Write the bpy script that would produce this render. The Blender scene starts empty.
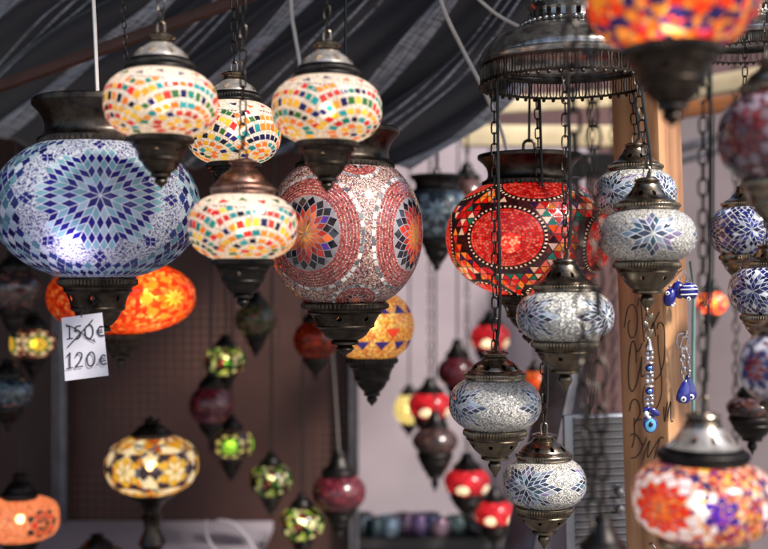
import bpy, bmesh, math, random
from mathutils import Vector, Matrix
from mathutils.geometry import delaunay_2d_cdt
PI = math.pi
R = math.radians
rnd = random.Random(7)
S = bpy.context.scene
COL = S.collection
F = 1067.0          # focal length in pixels of the 768 px wide photograph (50 mm on 36 mm)
EYE = 1.6

def P(px, py, d):
    return Vector(((px - 384) / F * d, d, EYE - (py - 274.5) / F * d))

def lin(c):
    c = c / 255.0
    return c / 12.92 if c <= 0.04045 else ((c + 0.055) / 1.055) ** 2.4

def C(r, g, b):
    return (lin(r), lin(g), lin(b), 1.0)

# ------------------------------------------------------------------ materials
def new_mat(name):
    m = bpy.data.materials.new(name)
    m.use_nodes = True
    nt = m.node_tree
    nt.nodes.clear()
    out = nt.nodes.new('ShaderNodeOutputMaterial')
    return m, nt, out

def N(nt, t, **kw):
    n = nt.nodes.new(t)
    for k, v in kw.items():
        if k.startswith('i_'):
            key = k[2:]
            key = int(key) if key.isdigit() else key.replace('_', ' ')
            n.inputs[key].default_value = v
        else:
            setattr(n, k, v)
    return n

def ramp(nt, cols, interp='CONSTANT', pos=None):
    n = nt.nodes.new('ShaderNodeValToRGB')
    cr = n.color_ramp
    cr.interpolation = interp
    k = len(cols)
    while len(cr.elements) < k:
        cr.elements.new(0.5)
    for i, c in enumerate(cols):
        cr.elements[i].position = pos[i] if pos else i / (k if interp == 'CONSTANT' else max(1, k - 1))
    for i, c in enumerate(cols):
        cr.elements[i].color = c
    return n

def glass_mat(name, cols=None, scale=400, rough=0.2, metal=0.0, trans=0.0, transp=0.0, coat=0.4,
              sparkle=0.0, attr=False, bump=0.3, spec=0.5, tilt=0.28):
    """mosaic glass: colour from the tile attribute or from bead-sized random cells"""
    m, nt, out = new_mat(name)
    L = nt.links.new
    tc = N(nt, 'ShaderNodeTexCoord')
    vo = N(nt, 'ShaderNodeTexVoronoi', i_Scale=scale)
    L(tc.outputs['Object'], vo.inputs['Vector'])
    if attr:
        a = N(nt, 'ShaderNodeAttribute', attribute_name='Col')
        col = a.outputs['Color']
        nz = N(nt, 'ShaderNodeTexNoise', i_Scale=scale * 0.35, i_Detail=3.0)
        L(tc.outputs['Object'], nz.inputs['Vector'])
        hs = N(nt, 'ShaderNodeHueSaturation')
        mr = N(nt, 'ShaderNodeMapRange', i_3=0.75, i_4=1.25)
        L(nz.outputs['Fac'], mr.inputs[0])
        L(mr.outputs[0], hs.inputs['Value'])
        L(col, hs.inputs['Color'])
        col = hs.outputs['Color']
    else:
        sp = N(nt, 'ShaderNodeSeparateColor')
        L(vo.outputs['Color'], sp.inputs[0])
        rp = ramp(nt, cols)
        L(sp.outputs[0], rp.inputs['Fac'])
        col = rp.outputs['Color']
        # dark seams between the beads
        mr = N(nt, 'ShaderNodeMapRange', i_1=0.35, i_2=0.75, i_3=1.0, i_4=0.55)
        L(vo.outputs['Distance'], mr.inputs[0])
        mm = N(nt, 'ShaderNodeMix', data_type='RGBA', blend_type='MULTIPLY')
        mm.inputs[0].default_value = 1.0
        L(col, mm.inputs[6]); L(mr.outputs[0], mm.inputs[7])
        col = mm.outputs[2]
    pb = N(nt, 'ShaderNodeBsdfPrincipled')
    pb.inputs['Roughness'].default_value = rough
    pb.inputs['Metallic'].default_value = metal
    pb.inputs['Coat Weight'].default_value = coat
    pb.inputs['Coat Roughness'].default_value = 0.12
    pb.inputs['Specular IOR Level'].default_value = spec
    L(col, pb.inputs['Base Color'])
    if attr:
        ta = N(nt, 'ShaderNodeAttribute', attribute_name='Tilt')
        sb = N(nt, 'ShaderNodeVectorMath', operation='SUBTRACT'); sb.inputs[1].default_value = (.5, .5, .5)
        L(ta.outputs['Color'], sb.inputs[0])
        sc = N(nt, 'ShaderNodeVectorMath', operation='SCALE'); sc.inputs['Scale'].default_value = tilt
        L(sb.outputs[0], sc.inputs[0])
        bp = N(nt, 'ShaderNodeBump', i_Strength=.25, i_Distance=0.0015)
        L(nz.outputs['Fac'], bp.inputs['Height'])
        ad = N(nt, 'ShaderNodeVectorMath', operation='ADD')
        L(sc.outputs[0], ad.inputs[0]); L(bp.outputs[0], ad.inputs[1])
        no = N(nt, 'ShaderNodeVectorMath', operation='NORMALIZE')
        L(ad.outputs[0], no.inputs[0])
        L(no.outputs[0], pb.inputs['Normal']); L(no.outputs[0], pb.inputs['Coat Normal'])
    elif sparkle > 0:
        sb = N(nt, 'ShaderNodeVectorMath', operation='SUBTRACT')
        L(vo.outputs['Color'], sb.inputs[0]); sb.inputs[1].default_value = (.5, .5, .5)
        sc = N(nt, 'ShaderNodeVectorMath', operation='SCALE'); sc.inputs['Scale'].default_value = sparkle
        L(sb.outputs[0], sc.inputs[0])
        ge = N(nt, 'ShaderNodeNewGeometry')
        ad = N(nt, 'ShaderNodeVectorMath', operation='ADD')
        L(sc.outputs[0], ad.inputs[0]); L(ge.outputs['Normal'], ad.inputs[1])
        no = N(nt, 'ShaderNodeVectorMath', operation='NORMALIZE')
        L(ad.outputs[0], no.inputs[0])
        L(no.outputs[0], pb.inputs['Normal'])
    elif bump > 0:
        bp = N(nt, 'ShaderNodeBump', i_Strength=bump, i_Distance=0.0012, invert=True)
        L(vo.outputs['Distance'], bp.inputs['Height'])
        L(bp.outputs[0], pb.inputs['Normal'])
    sh = pb.outputs[0]
    if trans > 0:
        tl = N(nt, 'ShaderNodeBsdfTranslucent'); L(col, tl.inputs['Color'])
        mx = N(nt, 'ShaderNodeMixShader'); mx.inputs[0].default_value = trans
        L(sh, mx.inputs[1]); L(tl.outputs[0], mx.inputs[2]); sh = mx.outputs[0]
    if transp > 0:
        tp = N(nt, 'ShaderNodeBsdfTransparent'); L(col, tp.inputs['Color'])
        mx = N(nt, 'ShaderNodeMixShader'); mx.inputs[0].default_value = transp
        L(sh, mx.inputs[1]); L(tp.outputs[0], mx.inputs[2]); sh = mx.outputs[0]
    L(sh, out.inputs[0])
    return m

def metal_mat(name, c1, c2, rough=0.35, metal=1.0, scale=60, spread=0.5, bump=0.15):
    m, nt, out = new_mat(name)
    L = nt.links.new
    tc = N(nt, 'ShaderNodeTexCoord')
    nz = N(nt, 'ShaderNodeTexNoise', i_Scale=scale, i_Detail=6.0, i_Roughness=0.65)
    L(tc.outputs['Object'], nz.inputs['Vector'])
    rp = ramp(nt, [c1, c2], 'LINEAR', [0.5 - spread * .4, 0.5 + spread * .4])
    L(nz.outputs['Fac'], rp.inputs['Fac'])
    pb = N(nt, 'ShaderNodeBsdfPrincipled')
    pb.inputs['Metallic'].default_value = metal
    mr = N(nt, 'ShaderNodeMapRange', i_3=rough - 0.1, i_4=rough + 0.2)
    L(nz.outputs['Fac'], mr.inputs[0]); L(mr.outputs[0], pb.inputs['Roughness'])
    L(rp.outputs[0], pb.inputs['Base Color'])
    bp = N(nt, 'ShaderNodeBump', i_Strength=bump, i_Distance=0.002)
    L(nz.outputs['Fac'], bp.inputs['Height']); L(bp.outputs[0], pb.inputs['Normal'])
    L(pb.outputs[0], out.inputs[0])
    return m

def plain_mat(name, c1, c2=None, rough=0.6, scale=20, bump=0.1, stretch=(1, 1, 1), metal=0.0, coat=0.0):
    c2 = c2 or tuple(x * .75 for x in c1[:3]) + (1,)
    m, nt, out = new_mat(name)
    L = nt.links.new
    tc = N(nt, 'ShaderNodeTexCoord')
    mp = N(nt, 'ShaderNodeMapping'); mp.inputs['Scale'].default_value = stretch
    L(tc.outputs['Object'], mp.inputs[0])
    nz = N(nt, 'ShaderNodeTexNoise', i_Scale=scale, i_Detail=5.0, i_Roughness=0.6)
    L(mp.outputs[0], nz.inputs['Vector'])
    rp = ramp(nt, [c2, c1], 'LINEAR', [0.3, 0.7])
    L(nz.outputs['Fac'], rp.inputs['Fac'])
    pb = N(nt, 'ShaderNodeBsdfPrincipled')
    pb.inputs['Roughness'].default_value = rough
    pb.inputs['Metallic'].default_value = metal
    pb.inputs['Coat Weight'].default_value = coat
    L(rp.outputs[0], pb.inputs['Base Color'])
    bp = N(nt, 'ShaderNodeBump', i_Strength=bump, i_Distance=0.004)
    L(nz.outputs['Fac'], bp.inputs['Height']); L(bp.outputs[0], pb.inputs['Normal'])
    L(pb.outputs[0], out.inputs[0])
    return m

_bulb = {}
def bulb_mat(col, st):
    k = (col, st)
    if k not in _bulb:
        m, nt, out = new_mat('bulb glow')
        e = N(nt, 'ShaderNodeEmission'); e.inputs[0].default_value = col; e.inputs[1].default_value = st
        nt.links.new(e.outputs[0], out.inputs[0])
        _bulb[k] = m
    return _bulb[k]

M = {}
M['bronze'] = metal_mat('dark bronze', (.022, .018, .016, 1), (.095, .075, .06, 1), .32)
M['black'] = metal_mat('blackened iron', (.018, .016, .016, 1), (.05, .045, .042, 1), .38)
M['copper'] = metal_mat('reddish copper', (.10, .05, .04, 1), (.36, .21, .16, 1), .33)
M['brass'] = metal_mat('antique silvered brass', (.05, .037, .027, 1), (.42, .35, .27, 1), .22, spread=.7)
M['plate'] = metal_mat('worn silver plate', (.16, .13, .11, 1), (.70, .66, .62, 1), .2, metal=.6, spread=.7)
M['cupbrass'] = metal_mat('dark aged brass', (.03, .022, .016, 1), (.25, .2, .145, 1), .24, spread=.7)
M['grey_cord'] = plain_mat('grey cable', C(112, 104, 102), rough=.5)
M['crown'] = metal_mat('antique plated crown', (.09, .08, .075, 1), (.55, .52, .49, 1), .16, metal=.88, bump=.05)
M['chain'] = metal_mat('chain iron', (.018, .016, .015, 1), (.075, .064, .055, 1), .34, scale=200)
M['cord'] = plain_mat('black cable', (.007, .007, .007, 1), rough=.55)
M['white_cord'] = plain_mat('white cable', C(205, 200, 195), rough=.5)
M['rail'] = metal_mat('grey steel', (.12, .11, .12, 1), (.24, .225, .245, 1), .4, scale=15)
M['alu'] = metal_mat('brushed aluminium', (.27, .275, .3, 1), (.40, .405, .44, 1), .32, scale=12)
M['dark'] = plain_mat('dark matte', (.03, .027, .027, 1), rough=.7)  # near-black tone shared by roof slab, dark beam and shelf
M['paper'] = plain_mat('paper', C(196, 192, 200), C(184, 180, 190), rough=.8, scale=30, bump=.02)
M['ink'] = plain_mat('black ink', (.02, .02, .03, 1), rough=.6)
M['marker'] = plain_mat('brown marker', (.05, .028, .018, 1), rough=.7)
M['blue_glass'] = plain_mat('cobalt glass', C(24, 30, 130), C(18, 22, 96), rough=.08, coat=.8, bump=.02)
M['sky_glass'] = plain_mat('light blue enamel', C(96, 170, 214), rough=.15, bump=.02)
M['white_glaze'] = plain_mat('white enamel', C(228, 228, 230), rough=.15, bump=.02)
M['black_glaze'] = plain_mat('black enamel', (.01, .01, .012, 1), rough=.15, bump=.02)
M['pearl'] = plain_mat('silver bead', C(205, 200, 205), C(150, 146, 152), rough=.15, metal=.7, bump=.02)

# ------------------------------------------------------------------ object helpers
def tag(o, label=None, cat=None, group=None, kind=None):
    if label: o['label'] = label
    if cat: o['category'] = cat
    if group: o['group'] = group
    if kind: o['kind'] = kind
    return o

def empty(name, loc, label, cat, group=None, rz=0.0):
    o = bpy.data.objects.new(name, None)
    o.empty_display_size = .05
    o.location = loc
    o.rotation_euler = (0, 0, rz)
    COL.objects.link(o)
    return tag(o, label, cat, group)

def obj(name, bm, mats, parent=None, smooth=True, sharp=38, loc=None):
    me = bpy.data.meshes.new(name)
    bmesh.ops.recalc_face_normals(bm, faces=bm.faces[:])
    bm.to_mesh(me); bm.free()
    if not isinstance(mats, (list, tuple)): mats = [mats]
    for m in mats: me.materials.append(m)
    if smooth:
        me.polygons.foreach_set('use_smooth', [True] * len(me.polygons))
        me.set_sharp_from_angle(angle=R(sharp))
    o = bpy.data.objects.new(name, me)
    COL.objects.link(o)
    if parent is not None: o.parent = parent
    if loc is not None: o.location = loc
    return o

def box(bm, x0, x1, y0, y1, z0, z1, mi=0, mtx=None, bevel=0.0):
    vs = [bm.verts.new(Vector(p)) for p in ((x0, y0, z0), (x1, y0, z0), (x1, y1, z0), (x0, y1, z0),
                                            (x0, y0, z1), (x1, y0, z1), (x1, y1, z1), (x0, y1, z1))]
    fs = [bm.faces.new([vs[i] for i in q]) for q in ((0, 3, 2, 1), (4, 5, 6, 7), (0, 1, 5, 4), (1, 2, 6, 5), (2, 3, 7, 6), (3, 0, 4, 7))]
    for f in fs: f.material_index = mi
    if bevel > 0:
        es = list({e for f in fs for e in f.edges})
        r = bmesh.ops.bevel(bm, geom=es, offset=bevel, segments=2, affect='EDGES', profile=.6)
        vs = list({v for f in r['faces'] for v in f.verts} | {v for v in vs if v.is_valid})
    if mtx is not None:
        for v in vs: v.co = mtx @ v.co

def lathe(bm, prof, seg=64, ribs=(), holes=(), mi=0, z0=0.0, scale=1.0, cap_top=False, cap_bot=False, sub=1, x=0., y=0.):
    """prof: (r, z[, rib count]) from one end to the other; holes: (zmid, halfheight, count, halfwidth fraction, phase)"""
    pr = []
    for i in range(len(prof) - 1):
        a, b = prof[i], prof[i + 1]
        for k in range(sub):
            t = k / sub
            pr.append((a[0] + (b[0] - a[0]) * t, a[1] + (b[1] - a[1]) * t))
    pr.append(prof[-1][:2])
    rows = []
    for r, z in pr:
        row = []
        for s in range(seg):
            a = 2 * PI * s / seg
            rr = r
            for (za, zb, amp) in ribs:
                if za <= z <= zb:
                    rr = r * (1 + (amp if s % 2 else -amp))
            row.append(bm.verts.new((x + rr * scale * math.cos(a), y + rr * scale * math.sin(a), z0 + z * scale)))
        rows.append(row)
    for i in range(len(rows) - 1):
        zc = (pr[i][1] + pr[i + 1][1]) / 2
        for s in range(seg):
            skip = False
            for (zm, hh, cnt, hw, ph) in holes:
                if abs(zc - zm) < hh:
                    u = ((s + .5) / seg * cnt + ph) % 1.0 - .5
                    if (abs(u) / hw) ** 2 + ((zc - zm) / hh) ** 2 < 1: skip = True
            if skip: continue
            f = bm.faces.new((rows[i][s], rows[i][(s + 1) % seg], rows[i + 1][(s + 1) % seg], rows[i + 1][s]))
            f.material_index = mi
    if cap_bot: bm.faces.new(rows[0][::-1]).material_index = mi
    if cap_top: bm.faces.new(rows[-1]).material_index = mi

def tube(bm, pts, r, seg=6, mi=0, closed=False):
    pts = [Vector(p) for p in pts]
    n = len(pts)
    rings = []
    ref = Vector((0.0123, 0.97, 0.21)).normalized()
    for i, p in enumerate(pts):
        if closed: t = pts[(i + 1) % n] - pts[i - 1]
        else: t = pts[min(i + 1, n - 1)] - pts[max(i - 1, 0)]
        t.normalize()
        rf = ref if abs(t.dot(ref)) < .95 else Vector((1, 0, 0))
        a = t.cross(rf).normalized(); b = t.cross(a).normalized()
        rr = r[i] if isinstance(r, (list, tuple)) else r
        rings.append([bm.verts.new(p + (a * math.cos(2 * PI * k / seg) + b * math.sin(2 * PI * k / seg)) * rr) for k in range(seg)])
    for i in range(n if closed else n - 1):
        A, B = rings[i], rings[(i + 1) % n]
        for k in range(seg):
            bm.faces.new((A[k], A[(k + 1) % seg], B[(k + 1) % seg], B[k])).material_index = mi
    if not closed:
        bm.faces.new(rings[0][::-1]).material_index = mi
        bm.faces.new(rings[-1]).material_index = mi

def link_ring(bm, c, ax, side, ln, wd, wr, n=12, seg=5, mi=0):
    ax = ax.normalized(); side = side.normalized()
    pts = []
    for k in range(n):
        a = 2 * PI * k / n
        ca, sa = math.cos(a), math.sin(a)
        off = (ln - wd) / 2 * (1 if ca > 1e-6 else -1 if ca < -1e-6 else 0)
        pts.append(c + ax * (off + ca * wd / 2) + side * (sa * wd / 2))
    # torus-like sweep with a frame built on the link's own plane
    nrm = ax.cross(side)
    rings = []
    for i in range(n):
        t = (pts[(i + 1) % n] - pts[i - 1]).normalized()
        b = t.cross(nrm)
        rings.append([bm.verts.new(pts[i] + (nrm * math.cos(2 * PI * k / seg) + b * math.sin(2 * PI * k / seg)) * wr) for k in range(seg)])
    for i in range(n):
        A, B = rings[i], rings[(i + 1) % n]
        for k in range(seg):
            bm.faces.new((A[k], A[(k + 1) % seg], B[(k + 1) % seg], B[k])).material_index = mi

def chain(bm, p0, p1, ln=.016, wd=.008, wr=.0011, n=10):
    p0, p1 = Vector(p0), Vector(p1)
    v = p1 - p0; L = v.length; ax = v.normalized()
    cnt = max(1, int(L / (ln - 2 * wr)))
    step = L / cnt
    s1 = ax.cross(Vector((.3, 1, .1))).normalized(); s2 = ax.cross(s1)
    for i in range(cnt):
        c = p0 + ax * step * (i + .5)
        tw = (rnd.random() - .5) * .9
        s = (s1 if i % 2 else s2); o = (s2 if i % 2 else s1)
        link_ring(bm, c, ax, s * math.cos(tw) + o * math.sin(tw), ln, wd, wr, n=n)

def smooth_line(pts, n=6):
    pts = [Vector(p) for p in pts]
    if len(pts) < 3: return pts
    out = []
    for i in range(len(pts) - 1):
        p0 = pts[max(i - 1, 0)]; p1 = pts[i]; p2 = pts[i + 1]; p3 = pts[min(i + 2, len(pts) - 1)]
        for k in range(n):
            t = k / n
            out.append(.5 * ((2 * p1) + (p2 - p0) * t + (2 * p0 - 5 * p1 + 4 * p2 - p3) * t * t + (3 * p1 - p0 - 3 * p2 + p3) * t ** 3))
    out.append(pts[-1])
    return out

# ------------------------------------------------------------------ mosaic globes
def med(lon0, lat0, sv=1.0):
    c = Vector((math.cos(lat0) * math.sin(lon0), -math.cos(lat0) * math.cos(lon0), math.sin(lat0)))
    e = Vector((math.cos(lon0), math.sin(lon0), 0))
    n = Vector((-math.sin(lat0) * math.sin(lon0), math.sin(lat0) * math.cos(lon0), math.cos(lat0)))
    def f(u, v):
        v = v * sv
        rho = math.hypot(u, v)
        if rho < 1e-9: d = c
        else: d = c * math.cos(rho) + (e * u + n * v) * (math.sin(rho) / rho)
        return (math.atan2(d.x, -d.y), math.asin(max(-1, min(1, d.z))))
    f.c = c; f.e = e; f.n = n; f.sv = sv
    return f

def inv(f, lon, lat):
    d = Vector((math.cos(lat) * math.sin(lon), -math.cos(lat) * math.cos(lon), math.sin(lat)))
    rho = math.acos(max(-1, min(1, d.dot(f.c))))
    if rho < 1e-9: return (0, 0)
    s = rho / max(1e-9, math.sin(rho))
    return (d.dot(f.e) * s, d.dot(f.n) * s / f.sv)

def shrink(poly, g):
    cx = sum(p[0] for p in poly) / len(poly); cy = sum(p[1] for p in poly) / len(poly)
    return [(cx + (p[0] - cx) * g, cy + (p[1] - cy) * g) for p in poly]

def star(f, npt, n, Ls, colf, gap=.86, rot=0.0, diag=None, under=None):
    T = []
    if under: T += star(f, npt, n, Ls, lambda i, j, k: under, 1.07, rot, diag)
    al = 2 * PI / npt
    for k in range(npt):
        a0 = rot + k * al
        e0 = (math.cos(a0), math.sin(a0)); e1 = (math.cos(a0 + al), math.sin(a0 + al))
        for i in range(n):
            for j in range(n):
                if diag is not None and i + j > diag: continue
                q = [((i + a) * e0[0] * Ls + (j + b) * e1[0] * Ls, (i + a) * e0[1] * Ls + (j + b) * e1[1] * Ls) for a, b in ((0, 0), (1, 0), (1, 1), (0, 1))]
                c = colf(i, j, k)
                if c is None: continue
                T.append(([f(*p) for p in shrink(q, gap)], c))
    return T

def flower(f, npt, dr, cols, gap=.82, rot=0.):
    T = []
    for k, cc in enumerate(cols):
        for i in range(npt):
            a = rot + 2 * PI * (i + .5 * (k % 2)) / npt; h = PI / npt
            q = [(k * dr * math.cos(a), k * dr * math.sin(a)),
                 ((k + 1) * dr * math.cos(a - h), (k + 1) * dr * math.sin(a - h)),
                 ((k + 2) * dr * math.cos(a), (k + 2) * dr * math.sin(a)),
                 ((k + 1) * dr * math.cos(a + h), (k + 1) * dr * math.sin(a + h))]
            T.append(([f(*p) for p in shrink(q, gap)], cc(i) if callable(cc) else cc))
    return T

def ring(f, r, w, cnt, colf, fill=.8, rot=0., jit=0.):
    T = []
    for i in range(cnt):
        a = rot + 2 * PI * (i + rnd.uniform(-jit, jit)) / cnt; h = PI / cnt * fill
        q = [((r - w / 2) * math.cos(a - h), (r - w / 2) * math.sin(a - h)), ((r + w / 2) * math.cos(a - h), (r + w / 2) * math.sin(a - h)),
             ((r + w / 2) * math.cos(a + h), (r + w / 2) * math.sin(a + h)), ((r - w / 2) * math.cos(a + h), (r - w / 2) * math.sin(a + h))]
        T.append(([f(*p) for p in q], colf(i)))
    return T

def disc(f, r, c, n=24):
    return [([f(r * math.cos(2 * PI * k / n), r * math.sin(2 * PI * k / n)) for k in range(n)], c)]

def trifield(lat0, lat1, nlat, nlon, colf, avoid=(), gap=.8):
    """staggered triangles; avoid: (f, radius)"""
    T = []
    for r in range(nlat):
        a, b = lat0 + (lat1 - lat0) * r / nlat, lat0 + (lat1 - lat0) * (r + 1) / nlat
        for i in range(nlon):
            s = .5 * (r % 2)
            l0 = -PI + 2 * PI * (i + s) / nlon; l1 = l0 + 2 * PI / nlon; lm = (l0 + l1) / 2
            for q, up in (([(l0, a), (l1, a), (lm, b)], 0), ([(lm, b), (l1, a), (lm + 2 * PI / nlon, b)], 1)):
                q = shrink(q, gap)
                if any(abs(p[0]) > PI - .01 for p in q): continue
                ok = True
                for f, rad in avoid:
                    if any(math.hypot(*inv(f, *p)) < rad for p in q): ok = False; break
                if ok:
                    c = colf(r, i, up)
                    if c: T.append((q, c))
    return T

def globe_mesh(a, b, n, lat0, lat1, tiles, lod):
    """one sheet of glass, split into mosaic pieces (slot 1) and the ground between them (slot 0)"""
    nu, nv = (120, 48) if lod == 2 else (72, 28) if lod == 1 else (40, 16)
    V = []; Fc = []; cols = []
    for i in range(nu + 1):
        for j in range(nv + 1):
            V.append(Vector((-PI + 2 * PI * i / nu, lat0 + (lat1 - lat0) * j / nv)))
    for q, c in tiles:
        if max(p[0] for p in q) - min(p[0] for p in q) > 2.5: continue
        if min(p[1] for p in q) < lat0 + .004 or max(p[1] for p in q) > lat1 - .004: continue
        if max(abs(p[0]) for p in q) > PI - .004: continue
        ar = sum(q[k][0] * q[(k + 1) % len(q)][1] - q[(k + 1) % len(q)][0] * q[k][1] for k in range(len(q)))
        if ar < 0: q = q[::-1]
        base = len(V)
        V += [Vector(p) for p in q]
        Fc.append(list(range(base, base + len(q)))); cols.append(c)
    ov, oe, of, _, _, off = delaunay_2d_cdt(V, [], Fc, 0, 1e-5, True)
    bm = bmesh.new()
    cl = bm.loops.layers.float_color.new('Col')
    tw = bm.loops.layers.float_color.new('Tilt')
    tilts = [(rnd.random(), rnd.random(), rnd.random(), 1) for _ in cols]
    def sp(lon, lat):
        cr = max(0.0, math.cos(lat)) ** (2 / n); sz = abs(math.sin(lat)) ** (2 / n) * (1 if lat >= 0 else -1)
        return Vector((a * cr * math.sin(lon), -a * cr * math.cos(lon), b * sz))
    vs = [bm.verts.new(sp(v[0], v[1])) for v in ov]
    for f, o in zip(of, off):
        try: fc = bm.faces.new([vs[i] for i in f])
        except ValueError: continue
        if o:
            fc.material_index = 1
            c = cols[max(o)]
            tt = tilts[max(o)]
            for l in fc.loops: l[cl] = c; l[tw] = tt
        else:
            for l in fc.loops: l[cl] = (.5, .5, .5, 1)
    bmesh.ops.remove_doubles(bm, verts=bm.verts[:], dist=1e-6)
    return bm

def jitc(c, k=.25):
    t = 1 + rnd.uniform(-k, k)
    return (min(1, c[0] * t), min(1, c[1] * t), min(1, c[2] * t), 1)

# ------------------------------------------------------------------ lamp fittings (profiles in units of the rim radius)
DOME = [(.98, 0), (1.03, .03), (1.04, .07), (1.03, .11), (1.03, .125), (1.05, .13), (1.06, .19), (1.06, .25), (1.04, .29), (.98, .31), (.95, .34), (.96, .37), (.93, .40),
        (.87, .43), (.84, .5), (.78, .6), (.69, .7), (.58, .78), (.48, .85), (.43, .9), (.44, .93), (.40, .97), (.36, 1.02), (.38, 1.08), (.46, 1.11), (.47, 1.15), (.44, 1.19), (.34, 1.21), (.30, 1.25), (.12, 1.27)]
BELL = [(.98, 0), (1.03, .03), (1.04, .08), (1.03, .12), (1.03, .125), (1.06, .13), (1.07, .2), (1.07, .25), (1.04, .29), (.96, .31), (.92, .35), (.93, .38),
        (.84, .43), (.75, .50), (.66, .60), (.58, .72), (.50, .84), (.44, .95), (.41, 1.03), (.43, 1.06), (.40, 1.09), (.36, 1.13), (.40, 1.16), (.42, 1.2), (.40, 1.24), (.31, 1.26), (.28, 1.3), (.1, 1.31)]
CUP = [(.96, 0), (1.0, -.02), (1.02, -.06), (1.02, -.075), (1.03, -.08), (1.04, -.16), (1.03, -.24), (1.02, -.25), (.99, -.29), (.95, -.31), (.94, -.36), (.96, -.39), (.90, -.43),
       (.86, -.5), (.80, -.62), (.71, -.75), (.60, -.87), (.52, -.95), (.46, -1.0), (.44, -1.03), (.46, -1.05), (.46, -1.12), (.40, -1.15), (.24, -1.17), (.16, -1.2)]
FIN = [(.14, -1.17), (.18, -1.24), (.22, -1.32), (.23, -1.4), (.18, -1.52), (.10, -1.62), (.06, -1.72), (.02, -1.8)]
TIER = [(.94, 0), (1.0, -.02), (1.02, -.06), (1.02, -.075), (1.03, -.08), (1.03, -.2), (1.02, -.21), (.98, -.26), (.9, -.29), (.88, -.36), (.9, -.40), (.82, -.46),
        (.76, -.6), (.72, -.74), (.70, -.84), (.72, -.88), (.68, -.93), (.6, -.98), (.58, -1.05), (.5, -1.2), (.4, -1.32), (.3, -1.4), (.33, -1.44), (.33, -1.52), (.24, -1.56), (.16, -1.58)]
TFIN = [(.14, -1.55), (.2, -1.62), (.22, -1.7), (.16, -1.8), (.07, -1.88), (.02, -1.95)]
FLANGE = [(.84, 0), (.88, .02), (.9, .05), (.9, .055), (.9, .06), (.9, .13), (.9, .14), (.86, .17), (.82, .2), (.80, .26), (.80, .36), (.83, .46), (.90, .56), (.98, .64), (1.0, .66), (1.0, .73), (.98, .75), (.95, .74), (.9, .68), (.5, .66), (.1, .66)]

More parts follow.
